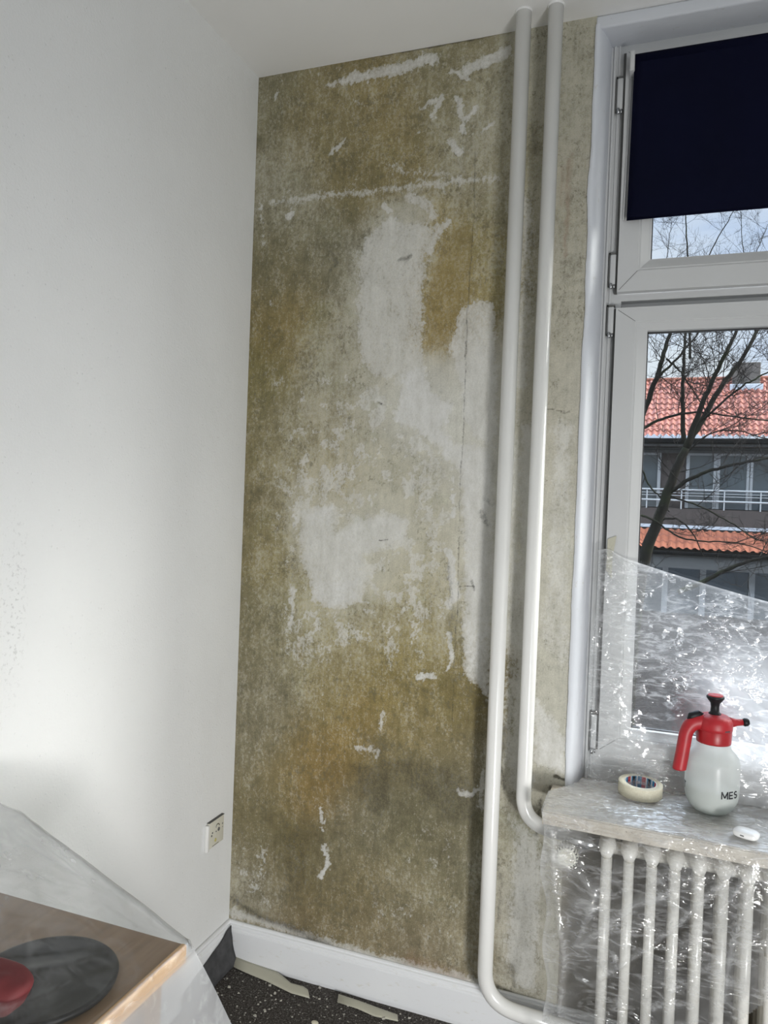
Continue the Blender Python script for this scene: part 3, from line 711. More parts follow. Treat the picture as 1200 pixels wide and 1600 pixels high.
# ------------------------------------------------------------------ heating pipes
def bend(pts, r=.06, n=8):
    P = [Vector(p) for p in pts]; out = [P[0]]
    for i in range(1, len(P)-1):
        a = (P[i-1]-P[i]).normalized(); b = (P[i+1]-P[i]).normalized(); s = P[i]+a*r; e = P[i]+b*r
        for k in range(n+1):
            t_ = k/n; out.append(s*(1-t_)**2+P[i]*2*t_*(1-t_)+e*t_*t_)
    out.append(P[-1]); return out
PYY = -.078
pipe1 = empty('heating_pipe', (.878, PYY, .12), 'long white heating pipe, left of the two, bending right just above the baseboard', 'pipe', None)
tube('riser', bend([(.880, PYY, 2.905), (.878, PYY, .128), (1.18, PYY, .112)], .095, 12), .0215, MAT['white_lacquer'], pipe1, 28)
pipe2 = empty('heating_pipe', (.966, PYY, .66), 'shorter white heating pipe, right of the two, bending right at sill height', 'pipe', None)
tube('riser', bend([(.968, PYY, 2.905), (.966, PYY, .655), (1.14, PYY, .640)], .075, 12), .0205, MAT['white_lacquer'], pipe2, 28)
for p_, x_ in ((pipe1, .880), (pipe2, .968)):
    bm = bmesh.new(); lathe_into(bm, [(.0222, -.004), (.0232, -.001), (.0245, 0.0)], (x_, PYY, 2.8995), 'z', 28); link('ceiling_collar', bm_mesh(bm), MAT['ceiling_paint'], p_, True)

# ------------------------------------------------------------------ radiator
rad = empty('radiator', (1.6, -.14, .1), 'white ribbed column radiator under the windowsill behind clear plastic sheeting', 'radiator')
def section(x):
    bm = bmesh.new()
    for (y, r) in ((-.178, .0125), (-.130, .0125), (-.082, .0125)):
        tube_into(bm, [(x, y, .10), (x, y, .645)], r, 16)
    for z in (.655, .095):
        # rounded header bridging the columns
        vs_ = []; 
        tube_into(bm, [(x, -.188, z), (x, -.165, z+(.012 if z > .3 else -.012)), (x, -.095, z+(.012 if z > .3 else -.012)), (x, -.072, z)], [.012, .021, .021, .012], 16)
    return bm_mesh(bm)
sx0 = 1.196; PITCH = .0545
proto = None
for i in range(17):
    if proto is None:
        proto = link('radiator_section', section(0.0), MAT['radiator_enamel'], None, True); base_me = proto.data
        proto.parent = rad; base_me.transform(Matrix.Translation((0, .14, -.1))); proto.location = (sx0-1.6, 0, 0)
    else:
        o = proto.copy(); COL.objects.link(o); o.parent = rad; o.location = (sx0-1.6+i*PITCH, 0, 0)
for z in (.655, .095): tube('header_pipe', [(sx0-.02, -.13, z), (sx0+16*PITCH+.02, -.13, z)], .017, MAT['radiator_enamel'], rad, 16)
# thermostat valve at the left end
vb = tube('valve_body', [(1.110, -.13, .645), (1.176, -.13, .655)], .015, MAT['chrome_steel'], rad)
bm = bmesh.new()
lathe_into(bm, [(.017, .0), (.024, -.006), (.026, -.045), (.0235, -.052), (.018, -.054), (.016, -.049), (.004, -.048)], (1.100, -.150, .636), 'y', 40)
for k in range(20):
    a = 2*math.pi*k/20; c0 = Vector((1.100+.0262*math.cos(a), 0, .636+.0262*math.sin(a)))
    tube_into(bm, [(c0.x, -.160, c0.z), (c0.x, -.202, c0.z)], .0022, 6)
vk = link('thermostat_knob', bm_mesh(bm), MAT['socket_cream'], rad, True)
bm = bmesh.new()
for k in range(20):
    a = 2*math.pi*(k+.5)/20; bx(bm, -.0005, .0005, 0, 0, 0, 0) if False else None
    tube_into(bm, [(1.100+.0235*math.cos(a), -.2005, .636+.0235*math.sin(a)), (1.100+.0275*math.cos(a), -.197, .636+.0275*math.sin(a))], .0016, 6)
link('scale_marks', bm_mesh(bm), MAT['print_black'], vk)

# ------------------------------------------------------------------ plastic sheeting: window, sill and radiator
def ridged(v, o=4):
    s = 0; a = 1; f = 1; tt = 0
    for _ in range(o):
        s += a*(1-abs(mn.noise(v*f))*2); tt += a; a *= .5; f *= 2.1
    return s/tt
FOLDS = []
for pl_, w_, a_ in (([(938,1530),(1000,1490),(1060,1440),(1105,1395),(1150,1355)], .007, 1.0), ([(905,1480),(935,1455),(985,1415),(1030,1400)], .010, .8), ([(865,1345),(905,1370),(930,1400),(900,1480)], .012, .7),
                    ([(900,1530),(925,1545),(960,1500)], .005, .7), ([(1190,1300),(1165,1400),(1140,1480),(1130,1560)], .006, .8), ([(1020,1580),(1060,1540),(1120,1500)], .006, .5), ([(1195,1330),(1120,1420)], .005, .8),
                    ([(860,1290),(866,1400),(880,1500),(872,1590)], .008, .7), ([(1050,1530),(1040,1600)], .008, .6)):
    FOLDS.append(([at(a, b, 1, -.225) for a, b in pl_], w_, a_))
def fold_amount(x, z):
    best = 0
    for P, w_, a_ in FOLDS:
        for p, q_ in zip(P[:-1], P[1:]):
            ex, ez = q_.x-p.x, q_.z-p.z; tt = max(0, min(1, ((x-p.x)*ex+(z-p.z)*ez)/(ex*ex+ez*ez)))
            d = math.hypot(x-p.x-ex*tt, z-p.z-ez*tt); best = max(best, a_*math.exp(-(d/w_)**2)*(.65+.35*mn.noise(Vector((x*30, z*30, 0)))))
    return best
def sheet():
    NU, NV1, NV2, NV3 = 230, 150, 90, 170
    vs = []; hz = []
    U0 = 0.0
    for i in range(NV1+NV2+NV3+1):
        for j in range(NU+1):
            u = j/NU; 
            if i <= NV1:                      # hanging on the window
                f = i/NV1
                x0 = 1.128-.012*f+.006*math.sin(f*9); x = x0+(2.20-x0)*u**1.15
                dx = x-1.164; top = 1.405-.30*max(0, dx)+.10*max(0, dx)**2+.012*math.exp(-((x-1.15)/.03)**2)
                zb = SILLZ+.016; z = top+(zb-top)*f
                y = .064-.010*math.sin(f*3.1)-.03*(max(0, f-.82)/.18)**2
                y -= .008*ridged(Vector((x*5, z*7+x*3, 1.3)), 2)+.0025*ridged(Vector((x*26, z*30+x*10, 4)), 2)+.0005*mn.noise(Vector((x*130, z*110, 2)))
                y = min(y, .069)
                nz_ = mn.noise(Vector((x*9, z*7, 3)))
                h = .20+.10*nz_
                # reflection put into the haze: pale glare on the right, dark silhouette lower left
                silhouette = max(0, min(1, (1.42+.25*(1.03-z)-x)/.05))*max(0, min(1, (1.16-z)/.10))
                glare = max(0, min(1, (x-1.36-.6*(1.12-z)*0)/.14))*max(0, min(1, (1.21-z)/.12))
                h = h*(1-.62*silhouette)+.42*glare*(1-silhouette)
                edge_ = math.exp(-(f*(top-zb)/.006)**2); h += .25*edge_
            elif i <= NV1+NV2:                # lying on the sill
                f = (i-NV1)/NV2
                x0 = 1.116-.084*min(1, f*2.2); x = x0+(2.26-x0)*u**1.15
                yf = SF0.y+(SF1.y-SF0.y)*(x-SF0.x)/(SF1.x-SF0.x)-.004
                y = .034+(yf-.034)*f
                rr = ridged(Vector((x*7+y*9, y*17-x*8, 7)))
                z = SILLZ+.004+.010*max(0, rr)**2*(1-.8*f**3)+.0025*abs(mn.noise(Vector((x*25, y*70, 2))))+.012*(1-min(1, f*6))**2
                h = .42+.26*mn.noise(Vector((x*10+y*8, y*24-x*6, 3)))-.14*f**6
            else:                              # hanging down over the radiator
                f = (i-NV1-NV2)/NV3
                L = .72*f
                x0 = 1.032+.016*math.sin(f*2.2)+.02*f+.006*math.sin(f*23)
                xr = 2.26 if L < 0 else 2.26
                x = x0+(xr-x0)*u**1.15
                yf = SF0.y+(SF1.y-SF0.y)*(x-SF0.x)/(SF1.x-SF0.x)-.006
                z = SILLZ+.002-L
                sw = min(1, f*7)
                diag = ridged(Vector(((x*.8+z)*1.3, (z*.8-x)*7, 9)), 2)
                y = yf-sw*(.004+.011*diag+.003*ridged(Vector((x*14+z*6, z*12, 5)), 2)+.0006*mn.noise(Vector((x*90, z*80, 2))))+.018*f
                y -= .03*math.exp(-((x-x0)/.03)**2)*sw*0
                fo = fold_amount(x, z); y -= .016*fo*sw
                h = .055+.38*fo+.22*max(0, diag-.3)+.09*mn.noise(Vector((x*5, z*6, 3)))
                h += .22*math.exp(-((x-x0)/.012)**2)
            vs.append((x, y, z)); hz.append(max(.03, min(.95, h)))
    fs = []; M = NU+1
    for i in range(NV1+NV2+NV3):
        for j in range(NU):
            a = i*M+j; c = vs[a]
            if i > NV1+NV2:   # right part torn open low down
                lim = 1.525+.05*math.sin(c[2]*17)+(.0 if c[2] > .50 else 0)
                if c[2] < .52+.16*(c[0]-1.53) and c[0] > lim: continue
            fs.append((a, a+1, a+M+1, a+M))
    me = mesh(vs, fs, 'sheet')
    at_ = me.attributes.new('haze', 'FLOAT', 'POINT'); at_.data.foreach_set('value', hz)
    o = link('plastic_sheet', me, MAT['sheet_film'], None, True)
    tag(o, 'crinkled clear plastic sheet taped to the window, covering the sill and hanging over the radiator', 'plastic sheet')
sheet()
# tape holding it to the sash
a = at(950, 842, 1, .071); b = at(960, 838, 1, .071); c = at(956, 905, 1, .060); d = at(947, 890, 1, .062)
bm = bmesh.new(); vs_ = [bm.verts.new(p) for p in (a+Vector((-.001, 0, 0)), b+Vector((.006, 0, .002)), b.lerp(c, .5)+Vector((-.002, -.003, 0)), c, d, a.lerp(d, .5))]
bm.faces.new(vs_); r_ = bmesh.ops.extrude_face_region(bm, geom=bm.faces[:])
for v in [g for g in r_['geom'] if isinstance(g, bmesh.types.BMVert)]: v.co.y -= .0006
o = link('masking_tape_strip', bm_mesh(bm), MAT['tape_strip']); tag(o, 'short yellowish tape piece holding the plastic sheet to the window sash', 'tape')

# ------------------------------------------------------------------ pump spray bottle
BX, BY, BZ = 1.444, -.026, SILLZ+.009
sb = empty('pump_sprayer', (BX, BY, BZ), 'translucent white pump spray bottle with red head, standing on the covered windowsill', 'spray bottle')
body = [(.0, .0), (.040, .0), (.047, .003), (.055, .010), (.064, .022), (.070, .036), (.073, .052), (.0738, .075), (.0738, .128), (.0728, .141), (.069, .153), (.062, .163), (.054, .171), (.048, .179), (.0452, .188), (.0445, .200), (.0445, .212)]
lathe('bottle_body', body, (BX, BY, BZ), MAT['bottle_plastic'], sb, seg=64)
liq = [(.0, .003), (.040, .003), (.053, .011), (.062, .023), (.068, .037), (.071, .053), (.0717, .072), (.0, .0722)]
lathe('liquid', liq, (BX, BY, BZ), MAT['bottle_liquid'], sb, seg=64)
lathe('collar', [(.0448, .193), (.0468, .192), (.0475, .197), (.0478, .205), (.0485, .236), (.044, .240)], (BX, BY, BZ), MAT['dark_red_plastic'], sb, seg=64)
# pump head: dome with a handle down the left and nozzle to the right
bm = bmesh.new()
ax = Vector((-.95, -.31, 0)).normalized()          # handle direction
B = Vector((BX, BY, BZ))
lathe_into(bm, [(.0492, .228), (.050, .236), (.0495, .248), (.046, .258), (.038, .266), (.024, .270), (.0, .271)], (BX, BY, BZ), 'z', 48)
hp = smooth_path([B+Vector((0, 0, .246)), B+ax*.035+Vector((0, 0, .247)), B+ax*.062+Vector((0, 0, .240)), B+ax*.078+Vector((0, 0, .218)), B+ax*.084+Vector((0, 0, .185)), B+ax*.089+Vector((0, 0, .150)), B+ax*.094+Vector((0, 0, .118)), B+ax*.0945+Vector((0, 0, .108))], 5)
rad_ = [.0245+(.0190-.0245)*min(1, i/(len(hp)*.4)) if i < len(hp)-3 else .0175-.004*(i-len(hp)+3) for i in range(len(hp))]
tube_into(bm, hp, rad_, 24)
link('pump_head', bm_mesh(bm), MAT['red_plastic'], sb, True)
nd_ = Vector((.97, .22, .10)).normalized()
n0 = B+Vector((0, 0, .244))+nd_*.040
tube('nozzle', [n0, n0+nd_*.012, n0+nd_*.022, n0+nd_*.040], [.017, .0125, .0095, .0085], MAT['red_plastic'], sb, 20)
tube('nozzle_tip', [n0+nd_*.038, n0+nd_*.043, n0+nd_*.052, n0+nd_*.056], [.0085, .0115, .0105, .007], MAT['black_plastic'], sb, 20)
tb = B+ax*.052+Vector((0, 0, .262))
bt = bmesh.new(); tube_into(bt, [tb+ax*.022+Vector((0, 0, -.013)), tb+ax*.016+Vector((0, 0, -.002)), tb-ax*.006+Vector((0, 0, .005)), tb-ax*.018+Vector((0, 0, .002))], [.006, .0115, .0115, .007], 18)
link('trigger_button', bm_mesh(bt), MAT['black_plastic'], sb, True)
kn = lathe('plunger', [(.0, .268), (.017, .268), (.0175, .272), (.0125, .276), (.0115, .290), (.0135, .301), (.021, .310), (.0245, .315), (.0245, .319), (.022, .321), (.0, .321)], (BX, BY, BZ), MAT['black_plastic'], sb, seg=40)
lathe('plunger_cap', [(.0, .3205), (.0212, .3205), (.0205, .3235), (.012, .3228), (.0, .3222)], (BX, BY, BZ), MAT['red_plastic'], kn, seg=40)
bm = bmesh.new(); an = math.radians(-48)
for k in range(9):
    a = an+math.radians(-9+k*2.2); bm_c = Vector((BX+.0492*math.cos(a), BY+.0492*math.sin(a), BZ+.2335))
    bx(bm, bm_c.x-.0011, bm_c.x+.0011, bm_c.y-.0011, bm_c.y+.0011, bm_c.z-.0016, bm_c.z+.0016)
link('head_print', bm_mesh(bm), MAT['print_black'], sb)

def wrap_text(body_, size, cx, cy, r, z, ang0, parent, mat, name, inward=False, spacing=1.0):
    cu_ = bpy.data.curves.new(name, 'FONT'); cu_.body = body_; cu_.size = size; cu_.extrude = .0002; cu_.offset = size*.012; cu_.space_character = spacing
    tmp = bpy.data.objects.new(name, cu_); COL.objects.link(tmp)
    dg = bpy.context.evaluated_depsgraph_get(); me_ = bpy.data.meshes.new_from_object(tmp.evaluated_get(dg))
    bpy.data.objects.remove(tmp); bmx = bmesh.new(); bmx.from_mesh(me_)
    bmesh.ops.triangulate(bmx, faces=bmx.faces[:])
    bmx.normal_update()
    for v in bmx.verts:
        a = ang0+(v.co.x/r)*(1 if not inward else -1); rr = r+v.co.z if not inward else r-v.co.z
        v.co = Vector((cx+rr*math.cos(a), cy+rr*math.sin(a), z+v.co.y))
    me2 = bpy.data.meshes.new(name); bmx.to_mesh(me2); bmx.free()
    return link(name, me2, mat, parent)
# printed letters around the bottle, drawn as strokes bent to the bottle
def arc(cx_, cy_, rx, ry, a0, a1, n=12): return [(cx_+rx*math.cos(math.radians(a0+(a1-a0)*k/n)), cy_+ry*math.sin(math.radians(a0+(a1-a0)*k/n))) for k in range(n+1)]
GLY = {'M': (1.05, [[(0.1, 0), (.1, 1)], [(.1, 1), (.525, .15)], [(.525, .15), (.95, 1)], [(.95, 1), (.95, 0)]]),
       'E': (.80, [[(.1, 0), (.1, 1)], [(.05, .92), (.72, .92)], [(.1, .5), (.66, .5)], [(.05, .08), (.72, .08)]]),
       'S': (.80, [arc(.40, .72, .29, .20, 35, 270)+arc(.40, .29, .31, .21, 90, -145)]),
       'T': (.80, [[(.02, .92), (.78, .92)], [(.40, .92), (.40, 0)]])}
def letters(word, hgt, r, z, a0, name):
    bm = bmesh.new(); xo = 0; wd_ = .085
    for chx in word:
        adv, strokes = GLY[chx]
        for st in strokes:
            P = []
            for (p0, p1) in zip(st[:-1], st[1:]):
                for k in range(4): P.append((p0[0]+(p1[0]-p0[0])*k/4, p0[1]+(p1[1]-p0[1])*k/4))
            P.append(st[-1]); prev = None
            for k, (u_, v_) in enumerate(P):
                q0 = P[max(0, k-1)]; q1 = P[min(len(P)-1, k+1)]; dx, dy = q1[0]-q0[0], q1[1]-q0[1]; L_ = math.hypot(dx, dy); nx_, ny_ = -dy/L_*wd_, dx/L_*wd_
                pr = []
                for sg in (1, -1):
                    for rr in (r, r+.0005):
                        a = a0+(xo+u_+nx_*sg)*hgt/r; pr.append(bm.verts.new((BX+rr*math.cos(a), BY+rr*math.sin(a), z+(v_+ny_*sg)*hgt)))
                if prev:
                    for a_, b_ in ((0, 1), (1, 3), (3, 2), (2, 0)): bm.faces.new((prev[a_], prev[b_], pr[b_], pr[a_]))
                prev = pr
        xo += adv+.08
    return link(name, bm_mesh(bm), MAT['print_black'], sb)
vdir = math.atan2(CAM[1]-BY, CAM[0]-BX)     # towards the room
letters('MES', .0200, .0739, BZ+.058, vdir+math.radians(20), 'printed_letters')
letters('T', .0200, .0739, BZ+.058, vdir-math.radians(80), 'printed_letters')
sb.scale = (.90, .90, .935)

# ------------------------------------------------------------------ tape roll on the sill
TX, TY, TZ = 1.268, .004, SILLZ+.012
tr_ = empty('masking_tape_roll', (TX, TY, TZ), 'roll of beige masking tape with printed core, lying on the covered windowsill', 'tape roll')
bm = bmesh.new(); lathe_into(bm, [(.0445, .0), (.0605, .0), (.0612, .001), (.0612, .035), (.0605, .036), (.0445, .036), (.0445, .0)], (0, 0, 0), 'z', 72, close=False)
rl = link('tape_winding', bm_mesh(bm), MAT['masking_paper'], None, True); rl.parent = tr_
bm = bmesh.new(); lathe_into(bm, [(.0428, .0), (.0446, .0), (.0446, .0362), (.0428, .0362), (.0428, 0)], (0, 0, 0), 'z', 72, close=False)
cmap = [1, 1, 1, 0, 0, 0, 2, 0, 3, 3, 0, 2]
for f in bm.faces:
    c_ = f.calc_center_median(); a = (math.degrees(math.atan2(c_.y, c_.x)) % 360)
    f.material_index = {0: 0, 1: 1, 2: 2, 3: 3}[cmap[int(a/5) % 12]] if c_.xy.length < .0435 else 2
co = link('core', bm_mesh(bm), [MAT['print_blue'], MAT['print_red'], MAT['print_white'], MAT['print_black']], None, True); co.parent = tr_
for k in range(4):
    w_ = wrap_text('tesa', .017, 0, 0, .0424, .012, math.radians(38+k*60), None, MAT['print_white'], 'core_print', inward=True); w_.parent = co
tr_.scale = (.94, .94, .88); tr_.rotation_euler = (math.radians(2.5), math.radians(1.0), .2)

# ------------------------------------------------------------------ small white case
cc = at(1166, 1300, 2, SILLZ+.022)
ce = empty('earbud_case', (cc.x, cc.y, SILLZ+.008), 'small glossy white rounded charging case near the front edge of the sill', 'earbud case')
def superell(ax_, ay, az, p, cut=None, n=40, m=24):
    vs = []; fs = []
    for i in range(m+1):
        th = -math.pi/2+math.pi*i/m
        for j in range(n):
            ph = 2*math.pi*j/n
            s = lambda q, e: math.copysign(abs(q)**e, q)
            vs.append((ax_*s(math.cos(th), .75)*s(math.cos(ph), p), ay*s(math.cos(th), .75)*s(math.sin(ph), p), az*s(math.sin(th), .8)))
    for i in range(m):
        for j in range(n): fs.append((i*n+j, i*n+(j+1) % n, (i+1)*n+(j+1) % n, (i+1)*n+j))
    return vs, fs
vs, fs = superell(.0295, .0225, .0108, .62)
R_ = Matrix.Rotation(math.radians(-22), 4, 'Z')
me_ = mesh(vs, fs); me_.transform(R_ @ Matrix.Translation((0, 0, .0108))); o = link('case_shell', me_, MAT['glossy_white'], None, True); o.parent = ce
bm = bmesh.new(); bx(bm, -.0045, .0045, -.0236, -.0215, -.0014, .0014, .0008); me_ = bm_mesh(bm); me_.transform(R_ @ Matrix.Translation((-.003, 0, .0108))); o = link('charging_port', me_, MAT['dark_gap']); o.parent = ce

# ------------------------------------------------------------------ wall socket on the left wall
sy0, sy1, sz0, sz1 = -.152, -.068, .418, .502
so = empty('wall_socket', (0, -.11, .46), 'cream aerial socket plate with round holes low on the white wall', 'socket')
bm = bmesh.new(); bx(bm, 0, .0095, sy0, sy1, sz0, sz1, .0025, 3); pl = link('cover_plate', bm_mesh(bm), MAT['socket_cream'], so, True)
bm = bmesh.new(); bx(bm, 0, .012, sy0-.012, sy0+.001, sz0-.004, sz1-.004, .003, 3); link('side_frame', bm_mesh(bm), MAT['white_lacquer'], so, True)
def sdisc(bmm, y, z, r, t0=.0085, t1=.0102): lathe_into(bmm, [(r, t0), (r, t1)], (0, y, z), 'x', 20)
bm = bmesh.new(); cy_, cz_ = -.110, .463
sdisc(bm, cy_+.012, cz_+.002, .0062); sdisc(bm, cy_-.003, cz_+.000, .0024); sdisc(bm, cy_-.024, cz_+.003, .0030); sdisc(bm, cy_-.028, cz_-.005, .0034); sdisc(bm, cy_+.033, cz_+.012, .0024); sdisc(bm, cy_+.034, cz_+.001, .0015)
link('hole', bm_mesh(bm), MAT['dark_gap'], pl)
bm = bmesh.new(); tube_into(bm, [(.010, cy_+.004+.0095*math.cos(a), cz_+.014+.0075*math.sin(a)) for a in [math.pi*k/10 for k in range(11)]], .0016, 8); link('bayonet_ring', bm_mesh(bm), MAT['chrome_steel'], pl, True)
bm = bmesh.new(); sdisc(bm, cy_-.006, cz_-.026, .0055, .0085, .0108); link('screw', bm_mesh(bm), MAT['brass_yellow'], pl)
bm = bmesh.new(); bx(bm, .009, .0101, sy0+.02, sy1-.028, sz0+.004, sz0+.0055); link('gap_line', bm_mesh(bm), MAT['dark_gap'], pl)
box('gap_line', 0, .0105, sy0-.002, sy1+.001, sz1, sz1+.0007, MAT['dark_gap'], pl)

# ------------------------------------------------------------------ floor: chips, tape strips, flap
bm = bmesh.new(); rg = random.Random(3)
for i in range(1100):
    x = rg.uniform(.02, .95); y = -rg.uniform(.03, .42)
    s = rg.choice([.0007, .0008, .001, .0013, .0018, .0024, .0033]) * rg.uniform(.7, 1.3)
    if rg.random() < .02: s = .0055
    a = rg.uniform(0, 6.28); n_ = rg.choice([3, 4, 5])
    pts = []
    for k in range(n_):
        aa = a+2*math.pi*k/n_; q_ = s*rg.uniform(.6, 1.4); pts.append((x+q_*math.cos(aa), y+q_*math.sin(aa)))
    tz = rg.uniform(-.4, .4)*s
    b0 = [bm.verts.new((px, py, .0025+tz*(k % 2))) for k, (px, py) in enumerate(pts)]; b1 = [bm.verts.new((px, py, .0025+max(.0006, s*.35)+tz*(k % 2)*1.2)) for k, (px, py) in enumerate(pts)]
    bm.faces.new(b0[::-1]); bm.faces.new(b1)
    for k in range(n_): bm.faces.new((b0[k], b0[(k+1) % n_], b1[(k+1) % n_], b1[k]))
o = link('plaster_debris', bm_mesh(bm), MAT['plaster_chip']); tag(o, 'pale paint and plaster crumbs scattered over the dark carpet', 'debris', kind='stuff')
# one larger chip
p = at(492, 1598, 2, .004)
vs, fs = superell(.011, .008, .0035, .9, n=12, m=6)
me_ = mesh([(a_+.0015*mn.noise(Vector((a_*300, b_*300, 1))), b_, c_) for a_, b_, c_ in vs], fs); me_.transform(Matrix.Translation(p))
o = link('plaster_chip', me_, MAT['masking_paper'], None, False); tag(o, 'largest beige chip on the dark carpet at the bottom edge', 'chip')

def strip(name, pts_out, label):
    """tape strip: pixel outline on the floor -> curled thin sheet; pts_out = list of (near baseboard, out on carpet)"""
    vs = []; fs = []; P = []
    for (a_, b_) in pts_out:
        P.append((Vector(a_), Vector(b_)))
    for A_, B_ in P:
        for k in range(5): vs.append(A_.lerp(B_, k/4)+Vector((0, 0, .0016*math.sin(k/4*math.pi))))
    for i in range(len(P)-1):
        for k in range(4): fs.append((i*5+k, i*5+k+1, (i+1)*5+k+1, (i+1)*5+k))
    o = link(name, mesh(vs, fs), MAT['tape_strip'], None, True); md = o.modifiers.new('s', 'SOLIDIFY'); md.thickness = .0004
    tag(o, label, 'tape', 'masking tape strips along the baseboard'); return o
def fl(px, py, z=.004): return at(px, py, 2, z)
strip('masking_tape_strip', [((.018, -.021, .022), fl(357, 1507)), ((.10, -.022, .014), fl(382, 1519)), ((.20, -.024, .010), fl(418, 1534)), (fl(455, 1536, .010), fl(455, 1552)), (fl(474, 1541, .009), fl(470, 1556)), (fl(481, 1546, .008), fl(484, 1560))], 'pale tape strip curling off the baseboard, the one next to the corner')
strip('masking_tape_strip', [(fl(529, 1553, .012), fl(527, 1566)), (fl(560, 1563, .008), fl(558, 1576)), (fl(590, 1574, .006), fl(585, 1588)), (fl(621, 1585, .006), fl(622, 1596))], 'pale tape strip at the foot of the baseboard, right of the other strip')

# dark flap of underlay leaning on the left baseboard
vs = []; fs = []; n = 16
for i in range(n+1):
    f = i/n
    lo_ = Vector((.03+.0*f, -.30+.275*f, .0035)); hz_ = .055+.045*f if f < .93 else .1
    top_ = Vector((.0235, -.30+.275*f, .045+.030*math.sin(f*2.4)+.055*f**3))
    for k in range(7):
        g = k/6; p = lo_.lerp(top_, g); p.x += .020*(1-g)**2+.004*mn.noise(Vector((f*6, g*5, 1))); vs.append(p)
for i in range(n):
    for k in range(6): fs.append((i*7+k, i*7+k+1, (i+1)*7+k+1, (i+1)*7+k))
o = link('underlay_flap', mesh(vs, fs), MAT['dark_flap'], None, True); md = o.modifiers.new('s', 'SOLIDIFY'); md.thickness = .002
tag(o, 'dark grey flap of floor covering bent up against the left baseboard in the corner', 'floor covering')

# ------------------------------------------------------------------ table under film at the lower left
TCX, TCY, TT = .560, -1.080, .762
tbx0, tby0 = .03, -1.95
tab = empty('table', (.3, -1.5, 0), 'wooden table with light edge under a translucent plastic film', 'table')
bm = bmesh.new(); bx(bm, tbx0, TCX-.004, tby0, TCY, TT-.028, TT, .002)
link('tabletop', bm_mesh(bm), MAT['table_veneer'], tab)
bm = bmesh.new(); bx(bm, TCX-.006, TCX+.004, tby0, TCY, TT-.030, TT+.001, .002); link('edge_strip', bm_mesh(bm), MAT['table_edge_wood'], tab)
for x in (tbx0+.03, TCX-.07):
    for y in (tby0+.03, TCY-.07): box('leg', x, x+.045, y, y+.045, 0, TT-.028, MAT['table_veneer'], tab, .003)
box('apron', tbx0+.05, TCX-.04, TCY-.06, TCY-.04, TT-.10, TT-.028, MAT['table_veneer'], tab)
lathe_p = [(.0, .0), (.104, .0), (.109, .003), (.111, .010), (.108, .013), (.103, .012), (.099, .007), (.0, .007)]
dc = at(70, 1540, 2, TT)
o = lathe('round_tray', lathe_p, (.425, -1.257, TT+.001), MAT['black_plastic'], None, seg=64); tag(o, 'round black tray lying on the table under the film', 'tray')
# crumpled red bundle on the tray
vs, fs = superell(.055, .046, .026, .9, n=48, m=24)
vs = [(Vector(v)*(1+.22*mn.noise(Vector(v)*40))) for v in vs]
me_ = mesh(vs, fs); me_.transform(Matrix.Translation((.405, -1.335, TT+.036)))
o = link('red_cloth', me_, MAT['red_cloth'], None, True); tag(o, 'crumpled red cloth on the black tray, blurred by the film', 'cloth')
box_o = empty('storage_box', (.075, -1.26, TT), 'grey box at the left end of the table, holding the film up', 'box')
box('box_body', .012, .125, -1.42, -1.115, TT+.001, TT+.165, MAT['grey_box_board'], box_o, .004)
box('box_lid', .008, .129, -1.424, -1.111, TT+.150, TT+.175, MAT['grey_box_board'], box_o, .004)

